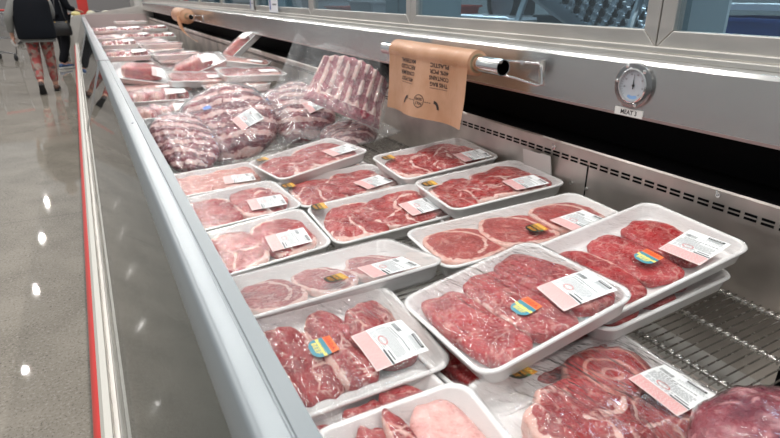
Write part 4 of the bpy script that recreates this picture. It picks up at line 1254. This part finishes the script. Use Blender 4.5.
# ============================================================ PEOPLE
def skin(name, J, E_, R, mat, parent, sub=2):
    """J joints, E_ edges, R radii -> one smooth tapering surface"""
    me = bpy.data.meshes.new(name); me.from_pydata(J, E_, []); 
    o = bpy.data.objects.new(name, me); COL.objects.link(o)
    m = o.modifiers.new('k', 'SKIN'); m.use_smooth_shade = True; m.branch_smoothing = .6
    if not me.skin_vertices: 
        bpy.context.view_layer.objects.active = o
    for i, r_ in enumerate(R):
        sv = me.skin_vertices[0].data[i]; sv.radius = r_ if isinstance(r_, tuple) else (r_, r_); sv.use_root = (i == 0)
    s = o.modifiers.new('s', 'SUBSURF'); s.levels = sub; s.render_levels = sub
    dg = bpy.context.evaluated_depsgraph_get(); 
    m2 = bpy.data.meshes.new_from_object(o.evaluated_get(dg)); m2.materials.clear(); m2.materials.append(mat)
    m2.polygons.foreach_set('use_smooth', [True]*len(m2.polygons))
    bpy.data.objects.remove(o); bpy.data.meshes.remove(me)
    q = bpy.data.objects.new(name, m2); COL.objects.link(q); q.parent = parent
    return q
M_skin = plain('skin', (.50, .27, .20), .5)
def hand_parts(J, E_, R, wi, side, d, curl=.5):
    """palm and five bent fingers; side = +1/-1 (thumb side along x), d = down vector"""
    w = Vector(J[wi]); d = Vector(d).normalized(); sx = Vector((0, 1, 0)) * side; fw = d.cross(sx).normalized()
    def add(p, r_, par): J.append(tuple(p)); R.append(r_); E_.append((par, len(J)-1)); return len(J)-1
    palm = add(w + d*.045, (.034, .016), wi)
    k = add(w + d*.080, (.036, .014), palm)
    for q, (off, L) in enumerate(((.028, .068), (.010, .078), (-.010, .072), (-.028, .056))):
        a = add(w + d*.092 + sx*off, .0092, k)
        b = add(w + d*(.092 + L*.5) + sx*off + fw*curl*.012, .0085, a)
        add(w + d*(.092 + L*.85) + sx*off + fw*curl*.038, .0072, b)
    a = add(w + d*.045 + sx*.036, .011, palm)
    b = add(w + d*.075 + sx*.052 + fw*.010, .010, a); add(w + d*.100 + sx*.050 + fw*.022, .0085, b)

def person(x, y, rz, label, scale, pose, cloth):
    g = empty('person', label, 'person', (x, y, 0), (0, 0, rz)); g.scale = (scale,)*3
    # local: faces +Y, left = -X, right = +X
    hip, knL, anL, toeL, knR, anR, toeR, shL, elL, wrL, shR, elR, wrR = [pose[k] for k in ('hip', 'knL', 'anL', 'toeL', 'knR', 'anR', 'toeR', 'shL', 'elL', 'wrL', 'shR', 'elR', 'wrR')]
    hx, hy, hz_ = hip
    J = [hip, (hx, hy, hz_+.12), (hx, hy+.01, hz_+.27), (hx, hy+.02, hz_+.40), (hx, hy+.02, hz_+.485), (hx, hy+.03, hz_+.56), (hx, hy+.04, hz_+.635), (hx, hy+.045, hz_+.71),
         (hx-.085, hy, hz_-.04), knL, anL, toeL, (hx+.085, hy, hz_-.04), knR, anR, toeR,
         shL, elL, wrL, shR, elR, wrR]
    E_ = [(0, 1), (1, 2), (2, 3), (3, 4), (4, 5), (5, 6), (6, 7), (0, 8), (8, 9), (9, 10), (10, 11), (0, 12), (12, 13), (13, 14), (14, 15), (3, 16), (16, 17), (17, 18), (3, 19), (19, 20), (20, 21)]
    R = [(.155, .115), (.13, .10), (.145, .11), (.15, .10), (.055, .055), (.078, .090), (.083, .098), (.060, .070),
         (.090, .092), .058, .036, .030, (.090, .092), .058, .036, .030, .055, .040, .027, .055, .040, .027]
    hand_parts(J, E_, R, 18, 1, Vector(wrL) - Vector(elL)); hand_parts(J, E_, R, 21, 1, Vector(wrR) - Vector(elR))
    body = skin('body', J, E_, R, M_skin, g)
    # face: eyes, nose, mouth, ears
    hc = Vector((hx, hy+.04, hz_+.62))
    mb = MB(); mb.tube([hc+Vector((0, .088, .02)), hc+Vector((0, .112, -.012)), hc+Vector((0, .09, -.022))], [.008, .013, .006], 8)
    mb.tube([hc+Vector((-.024, .086, -.045)), hc+Vector((0, .094, -.048)), hc+Vector((.024, .086, -.045))], [.003, .006, .003], 8)
    for s in (-1, 1): mb.tube([hc+Vector((s*.080, .0, .02)), hc+Vector((s*.092, -.012, .012)), hc+Vector((s*.088, -.008, -.012)), hc+Vector((s*.078, .0, -.022))], .008, 8)
    mb.build('face_features', M_skin, body, smooth=True)
    for s in (-1, 1):
        e = blob('eye', .024, .018, .018, plain('eye_white', (.7, .7, .68), .3), body, 1, 0.); e.location = hc+Vector((s*.032, .084, .018))
    # hair: cap and tail
    J2 = [hc+Vector((0, -.02, .045)), hc+Vector((0, -.055, -.02)), hc+Vector((0, -.06, -.10)), hc+Vector((0, -.055, -.20))]
    skin('hair', [tuple(p) for p in J2], [(0, 1), (1, 2), (2, 3)], [(.094, .100), (.085, .075), (.06, .04), (.04, .025)], plain('dark_hair', (.03, .018, .012), .5), g)
    cloth(g, J, E_, R)
    return g
def loft(name, rings, mat, parent, n=28, thick=0.):
    """rings: (cx, cy, z, rx, ry, wobble)"""
    V = []; F = []
    for i, (cx, cy, z, rx, ry, wb) in enumerate(rings):
        for k in range(n):
            a = 2*PI*k/n; s = 1 + wb*math.sin(a*5 + i*.7)
            V.append((cx + rx*math.cos(a)*s, cy + ry*math.sin(a)*s, z + wb*.15*math.sin(a*3)))
    for i in range(len(rings)-1):
        for k in range(n): l = (k+1) % n; F.append((i*n+k, i*n+l, (i+1)*n+l, (i+1)*n+k))
    o = mesh_obj(name, V, F, mat, parent)
    m = o.modifiers.new('t', 'SOLIDIFY'); m.thickness = .008; m.offset = 0
    s = o.modifiers.new('s', 'SUBSURF'); s.levels = 1; s.render_levels = 1
    return o
def shoe(name, ank, toe, parent, mat, sole, heel_up=0., L=.25):
    a = Vector(ank); t_ = Vector(toe); d = (t_ - a); d.z = 0; d.normalize(); sd = Vector((d.y, -d.x, 0))
    up = Vector((0, 0, 1)); pitch = heel_up
    D = d*math.cos(pitch) - up*math.sin(pitch); U = up*math.cos(pitch) + d*math.sin(pitch)
    h = a - U*.075 - D*.055
    prof_ = [(0, .030, .06), (.05, .036, .075), (.11, .038, .060), (.17, .044, .048), (.22, .040, .038), (.25, .018, .022)]
    V = []; F = []; n = 16
    for q, w, hh in prof_:
        for k in range(n):
            an = 2*PI*k/n; V.append(h + D*q + sd*(w*math.cos(an)) + U*(.012 + hh/2 + hh/2*math.sin(an)))
    for i in range(len(prof_)-1):
        for k in range(n): l = (k+1) % n; F.append((i*n+k, i*n+l, (i+1)*n+l, (i+1)*n+k))
    F += [tuple(range(n))[::-1], tuple((len(prof_)-1)*n+k for k in range(n))]
    s_ = mesh_obj(name, V, F, mat, parent)
    mb = MB(); P = [(0, .030), (.11, .036), (.18, .046), (.23, .038), (.255, .01)]
    out = [h + D*q + sd*w for q, w in P] + [h + D*q - sd*w for q, w in P[::-1]]
    m_ = len(out); V = [v + U*z for z in (0, .018) for v in out]
    mb.add(V, [(k, (k+1) % m_, (k+1) % m_ + m_, k + m_) for k in range(m_)] + [tuple(range(m_))[::-1], tuple(range(m_, 2*m_))]); mb.build('sole', sole, s_)
    return s_

# floral leggings
t = NT('floral_leggings'); co = t.coord('Object')
vo = t.n('ShaderNodeTexVoronoi'); t.l(co, vo.inputs['Vector']); vo.inputs['Scale'].default_value = 24
cr = t.n('ShaderNodeValToRGB'); t.l(t.n('ShaderNodeSeparateColor').outputs[0], cr.inputs[0])
sep = [n_ for n_ in t.t.nodes if n_.type == 'SEPARATE_COLOR'][0]; t.l(vo.outputs['Color'], sep.inputs[0])
el = cr.color_ramp.elements; el[0].color = (.26, .045, .04, 1); el[1].color = (.24, .17, .15, 1); el[1].position = 1
for pos, c_ in ((.25, (.27, .14, .12)), (.45, (.10, .065, .06)), (.62, (.32, .075, .07)), (.8, (.26, .20, .17))):
    e = el.new(pos); e.color = (*c_, 1)
cr.color_ramp.interpolation = 'CONSTANT'
M_floral = t.done(t.bsdf(cr.outputs[0], .7))
M_jacket = plain('black_jacket', (.006, .007, .010), .9, Specular_IOR_Level=.15)
M_grey = plain('grey_knit', (.20, .20, .19), .85)
M_brown = plain('dark_shoe', (.05, .03, .025), .6)
def cloth1(g, J, E_, R):
    hx, hy, hz_ = J[0]
    lg = [0, 8, 9, 10, 12, 13, 14]
    P = [J[k] for k in lg]
    P[3] = tuple(Vector(J[9]).lerp(Vector(J[10]), .93)); P[6] = tuple(Vector(J[13]).lerp(Vector(J[14]), .93))
    cL = tuple(Vector(J[9]).lerp(Vector(J[10]), .32)); cR = tuple(Vector(J[13]).lerp(Vector(J[14]), .32))
    P += [cL, cR]
    skin('leggings', P, [(0, 1), (1, 2), (2, 7), (7, 3), (0, 4), (4, 5), (5, 8), (8, 6)], [(.15, .10), .104, .074, .047, .108, .074, .047, .072, .072], M_floral, g)
    loft('undershirt', [(hx, hy, hz_-.18, .215, .20, .02), (hx, hy, hz_-.10, .205, .19, .01), (hx, hy, hz_+.05, .17, .13, 0)], M_grey, g)
    loft('jacket', [(hx-.01, hy-.01, hz_-.135, .235, .225, .015), (hx-.01, hy-.01, hz_-.05, .24, .24, .012), (hx-.02, hy, hz_+.12, .24, .22, .01), (hx-.01, hy, hz_+.28, .225, .175, .01), (hx, hy+.01, hz_+.40, .225, .145, .0), (hx, hy+.02, hz_+.47, .13, .10, 0), (hx, hy+.02, hz_+.50, .075, .075, 0)], M_jacket, g)
    for nm, a, b, c in (('sleeve', 16, 17, 18), ('sleeve', 19, 20, 21)):
        w = tuple(Vector(J[b]).lerp(Vector(J[c]), .97))
        s0 = tuple(Vector(J[a]).lerp(Vector((hx, hy, J[a][2])), .15))
        skin(nm, [s0, J[b], w], [(0, 1), (1, 2)], [.085, .062, .048], M_grey, g)
    shoe('shoe', J[10], J[11], g, M_brown, M_rubber, .85); shoe('shoe', J[14], J[15], g, plain('sandal', (.10, .05, .035), .6), M_rubber, .0)
pose1 = dict(hip=(0, 0, .88), knL=(-.09, -.01, .46), anL=(-.075, -.24, .155), toeL=(-.075, -.13, .05), knR=(.085, .09, .47), anR=(.085, .12, .085), toeR=(.09, .27, .03),
             shL=(-.19, .01, 1.29), elL=(-.305, -.04, 1.03), wrL=(-.31, .05, .82), shR=(.19, .01, 1.29), elR=(.215, .12, 1.05), wrR=(.12, .30, .98))
person(-.515, 9.46, 0., 'person in black jacket, grey sleeves and floral leggings walking away down the aisle', .98, pose1, cloth1)
# phone-sized slip of paper in her left hand
mb = MB(); mb.box(-.035, .035, -.004, .004, -.05, .05); mb.box(-.01, .06, -.003, .005, -.06, -.02)
o = mb.build('paper_slip', plain('slip_white', (.75, .75, .74), .5)); o.location = (-.80, 9.60, .70); o.rotation_euler = (.2, .9, .3)
tag(o, 'white slip of paper held in the left hand of the person in floral leggings', 'paper')

M_trouser = plain('black_trousers', (.005, .005, .007), .9, Specular_IOR_Level=.15)
M_blue = plain('blue_shoe', (.03, .07, .17), .6)
M_white = plain('white_sole', (.6, .6, .6), .5)
def cloth2(g, J, E_, R):
    hx, hy, hz_ = J[0]
    P = [J[k] for k in (0, 8, 9, 10, 12, 13, 14)]
    skin('trousers', P, [(0, 1), (1, 2), (2, 3), (0, 4), (4, 5), (5, 6)], [(.16, .13), .115, .085, .07, .115, .085, .07], M_trouser, g)
    loft('coat', [(hx, hy, hz_-.08, .22, .18, .02), (hx, hy, hz_+.10, .21, .17, .01), (hx, hy, hz_+.28, .215, .165, .01), (hx, hy+.01, hz_+.40, .21, .14, .0), (hx, hy+.02, hz_+.47, .12, .10, 0), (hx, hy+.02, hz_+.50, .07, .07, 0)], M_jacket, g)
    for a, b, c in ((16, 17, 18), (19, 20, 21)):
        skin('sleeve', [J[a], J[b], tuple(Vector(J[b]).lerp(Vector(J[c]), .75))], [(0, 1), (1, 2)], [.075, .058, .045], M_jacket, g)
    shoe('shoe', J[10], J[11], g, M_blue, M_white, .1); shoe('shoe', J[14], J[15], g, M_blue, M_white, 0.)
pose2 = dict(hip=(0, 0, .90), knL=(-.09, .10, .49), anL=(-.09, .05, .085), toeL=(-.09, .2, .03), knR=(.09, .02, .48), anR=(.09, -.16, .095), toeR=(.09, 0, .03),
             shL=(-.19, .01, 1.32), elL=(-.25, .05, 1.06), wrL=(-.20, .26, .98), shR=(.19, .01, 1.32), elR=(.25, .06, 1.07), wrR=(.20, .28, 1.02))
person(-.32, 12.55, math.radians(-50), 'person in black coat and trousers with blue shoes walking past a cart', 1., pose2, cloth2)
hb = empty('handbag', 'black handbag with gold clasps hanging beside the person in blue shoes', 'handbag', (-.27, 12.24, .60))
mb = MB(); V = []; F = []
for z, a_, b_ in ((0, .13, .05), (.02, .16, .065), (.14, .155, .06), (.24, .12, .035), (.25, .10, .02)):
    V += [(x, y, z) for x, y in rrect(a_*2, b_*2, b_*.8, 4)]
n = 20
for i in range(4):
    for k in range(n): l = (k+1) % n; F.append((i*n+k, i*n+l, (i+1)*n+l, (i+1)*n+k))
F += [tuple(range(n))[::-1], tuple(4*n+k for k in range(n))]
mb.add(V, F); mb.build('bag_body', plain('black_leather', (.008, .008, .009), .35), hb, auto=True)
for y_ in (-.02, .02):
    mb = MB(); mb.tube([(-.09, y_, .24), (-.07, y_, .36), (-.03, y_+.12, .71), (.03, y_+.13, .71), (.07, y_, .36), (.09, y_, .24)], .008, 8); mb.build('strap', M_dark, hb, smooth=True)
for x_ in (-.09, .09):
    mb = MB(); mb.disc((x_, -.035, .235), .014, (0, -1, 0), .006, 12); mb.build('clasp', plain('gold', (.55, .38, .16), .3, 1.), hb)

# ---- shopping carts
M_cart = plain('cart_wire', (.22, .22, .23), .35, .9)
def cart(x, y, rz, label):
    g = empty('shopping_cart', label, 'shopping cart', (x, y, 0), (0, 0, rz), group='shopping carts beyond the people')
    mb = MB()
    def q(u, v, t_):  # basket taper, u -1..1 across, v 0..1 length, t 0..1 height
        return Vector((u*(.24 + .04*t_), -.42 + v*.86*(1 - 0*.1) + (.06*t_ if v > .5 else -.02*t_), .46 + .48*t_))
    for t_ in (0, .25, .5, .75, 1):
        mb.tube([q(-1, 0, t_), q(1, 0, t_), q(1, 1, t_), q(-1, 1, t_)], .004 if 0 < t_ < 1 else .007, 6, closed=True)
    for k in range(13):
        v = k/12
        for s in (-1, 1): mb.tube([q(s, v, 0), q(s, v, 1)], .003, 5)
        mb.tube([q(-1, v, 0), q(1, v, 0)], .003, 5)
    for k in range(9):
        u = -1 + k/4
        for v in (0, 1): mb.tube([q(u, v, 0), q(u, v, 1)], .003, 5)
    mb.build('basket', M_cart, g, smooth=True)
    for s in (-1, 1):
        mb = MB(); mb.tube([(s*.27, -.50, 1.0), (s*.26, -.40, .60), (s*.26, -.36, .30), (s*.25, -.34, .14), (s*.22, .40, .16), (s*.22, .42, .46)], .012, 8); mb.build('side_frame', M_cart, g, smooth=True)
    mb = MB(); mb.tube([(-.28, -.50, 1.0), (.28, -.50, 1.0)], .016, 10); mb.build('handle', M_red, g, smooth=True)
    mb = MB()
    for k in range(7): mb.tube([(-.22+k*.073, -.34, .15), (-.20+k*.067, .40, .17)], .004, 5)
    mb.build('lower_rack', M_cart, g, smooth=True)
    for sx in (-1, 1):
        for yy in (-.34, .38):
            mb = MB(); mb.disc((sx*.22-.016, yy, .062), .062, (1, 0, 0), .032, 18); w_ = mb.build('wheel', M_rubber, g)
            f_ = MB(); f_.box(sx*.22-.022, sx*.22+.022, yy-.012, yy+.012, .062, .15); f_.build('fork', M_cart, w_)
    return g
c1 = cart(-1.62, 14.6, .5, 'shopping cart at the left edge behind the person in floral leggings')
c2 = copy_tree(c1); c2.location = (-.02, 15.2, 0); c2.rotation_euler = (0, 0, -1.2); c2['label'] = 'shopping cart beyond the person in blue shoes'
c3 = copy_tree(c1); c3.location = (-1.15, 19.5, 0); c3.rotation_euler = (0, 0, 1.5); c3['label'] = 'shopping cart far off between the two persons and the left edge'

# red upright post at the case end
rp = empty('red_post', 'bright red upright post beyond the far end of the meat case', 'post', (.16, 14.6, 0))
mb = MB(); mb.box(-.10, .10, -.05, .05, .05, 2.4); mb.build('post_body', M_red, rp, bevel=.01)
mb = MB(); mb.box(-.2, .2, -.15, .15, 0, .05); mb.build('foot', M_dark, rp)
# next case beyond, with curved glass and pale goods
nc = empty('service_case', 'closed service counter with curved glass beyond the end of the meat case', 'counter', (.50, 13.9, 0))
mb = MB(); mb.box(-.75, .75, -.5, .5, 0, .88); mb.build('counter_body', M_frame, nc, bevel=.02)
P = [(-.75 + .0, .88)] + [(-.75 + .45*(1-math.cos(PI/2*k/8)), .88 + .5*math.sin(PI/2*k/8)) for k in range(9)] + [(.75, 1.38)]
V = [(x, s, z) for s in (-.5, .5) for x, z in P]; n = len(P)
mesh_obj('curved_glass', V, [(k, k+1, k+1+n, k+n) for k in range(n-1)], glass('case_glass', (.75, .80, .80), 1.4, 1.5, .02, .12, (.5, .55, .55)), nc)
mb = MB(); mb.box(.60, .75, -.5, .5, .88, 1.38); mb.build('back_panel', M_frame, nc)
rg = random.Random(2)
for k in range(6):
    o = blob('wrapped_cheese', .17, .14, .10, plain('pale_goods_%d' % (k % 2), ((.62, .52, .22), (.6, .56, .45))[k % 2], .4), None, k, 0.)
    o.location = (.50 - .5 + (k % 3)*.28, 13.65 + (k//3)*.3, .93)
    tag(o, 'pale wrapped goods behind the curved glass of the far counter', 'packaged goods', 'goods in the far counter')
# back of the hall
mb = MB(); mb.box(-9, 5, 39.8, 40, 0, 7); tag(mb.build('wall_far', plain('hall_wall', (.20, .19, .19), .7)), 'dim far wall of the hall', 'wall', kind='structure')

# ============================================================ LIGHT
w = bpy.data.worlds.new('w'); sc.world = w; w.use_nodes = True
w.node_tree.nodes['Background'].inputs[0].default_value = (.86, .90, .93, 1)
w.node_tree.nodes['Background'].inputs[1].default_value = .40
def lamp(x, y, z, size, power, shape='DISK', col=(1, .97, .93), rot=(0, 0, 0), sy=None):
    ld = bpy.data.lights.new('ceiling_or_added_lamp', 'AREA'); ld.shape = shape; ld.size = size; ld.energy = power; ld.color = col
    if sy: ld.size_y = sy
    o = bpy.data.objects.new('ceiling_or_added_lamp', ld); COL.objects.link(o); o.location = (x, y, z); o.rotation_euler = rot
for i in range(4):
    for j in range(9):
        lamp(-6.9 + 4*i if i < 3 else 4.2, -5 + 5.1*j + .6, 8.3, .10, 95)
# unseen linear lights added over the case for streak highlights on the film
for k in range(7): lamp(.55, -1.2 + 2.6*k, 4.6, .09, 24, 'RECTANGLE', (1, .98, .95), sy=1.5)
# unseen lights added to brighten the cutting room behind the glass
for y in (1.2, 5.0, 9.0): lamp(3.0, y, 2.9, .25, 40, 'RECTANGLE', (.80, .92, 1), sy=1.2)

# ============================================================ CAMERA
cam = bpy.data.cameras.new('cam'); co_ = bpy.data.objects.new('camera', cam); COL.objects.link(co_)
f_px, cx, cy = 563., 390., 219.; vx, vy = 72., -6.
cam.sensor_width = 36; cam.lens = f_px / 780 * 36; cam.clip_start = .02; cam.clip_end = 200
d = Vector((vx - cx, vy - cy, f_px)).normalized()
pit = math.atan((cy - vy) / f_px); up = Vector((0, -math.cos(pit), -math.sin(pit))); X_ = d.cross(up)
# camera axes in the world: right, up, back
right = Vector((X_.x, d.x, up.x)); down = Vector((X_.y, d.y, up.y)); fwd = Vector((X_.z, d.z, up.z))
Mt = Matrix((right, -down, -fwd)).transposed().to_4x4(); Mt.translation = (0, 0, H)
co_.matrix_world = Mt
cam.dof.use_dof = True; cam.dof.focus_distance = 1.25; cam.dof.aperture_fstop = 8.5
sc.camera = co_
sc.view_settings.view_transform = 'Standard'; sc.view_settings.look = 'None'
sc.view_settings.exposure = .14; sc.view_settings.gamma = 1.
sc.view_settings.use_curve_mapping = False
sc.cycles.max_bounces = 10; sc.cycles.transparent_max_bounces = 24; sc.cycles.sample_clamp_indirect = 6.
sc.cycles.use_denoising = True
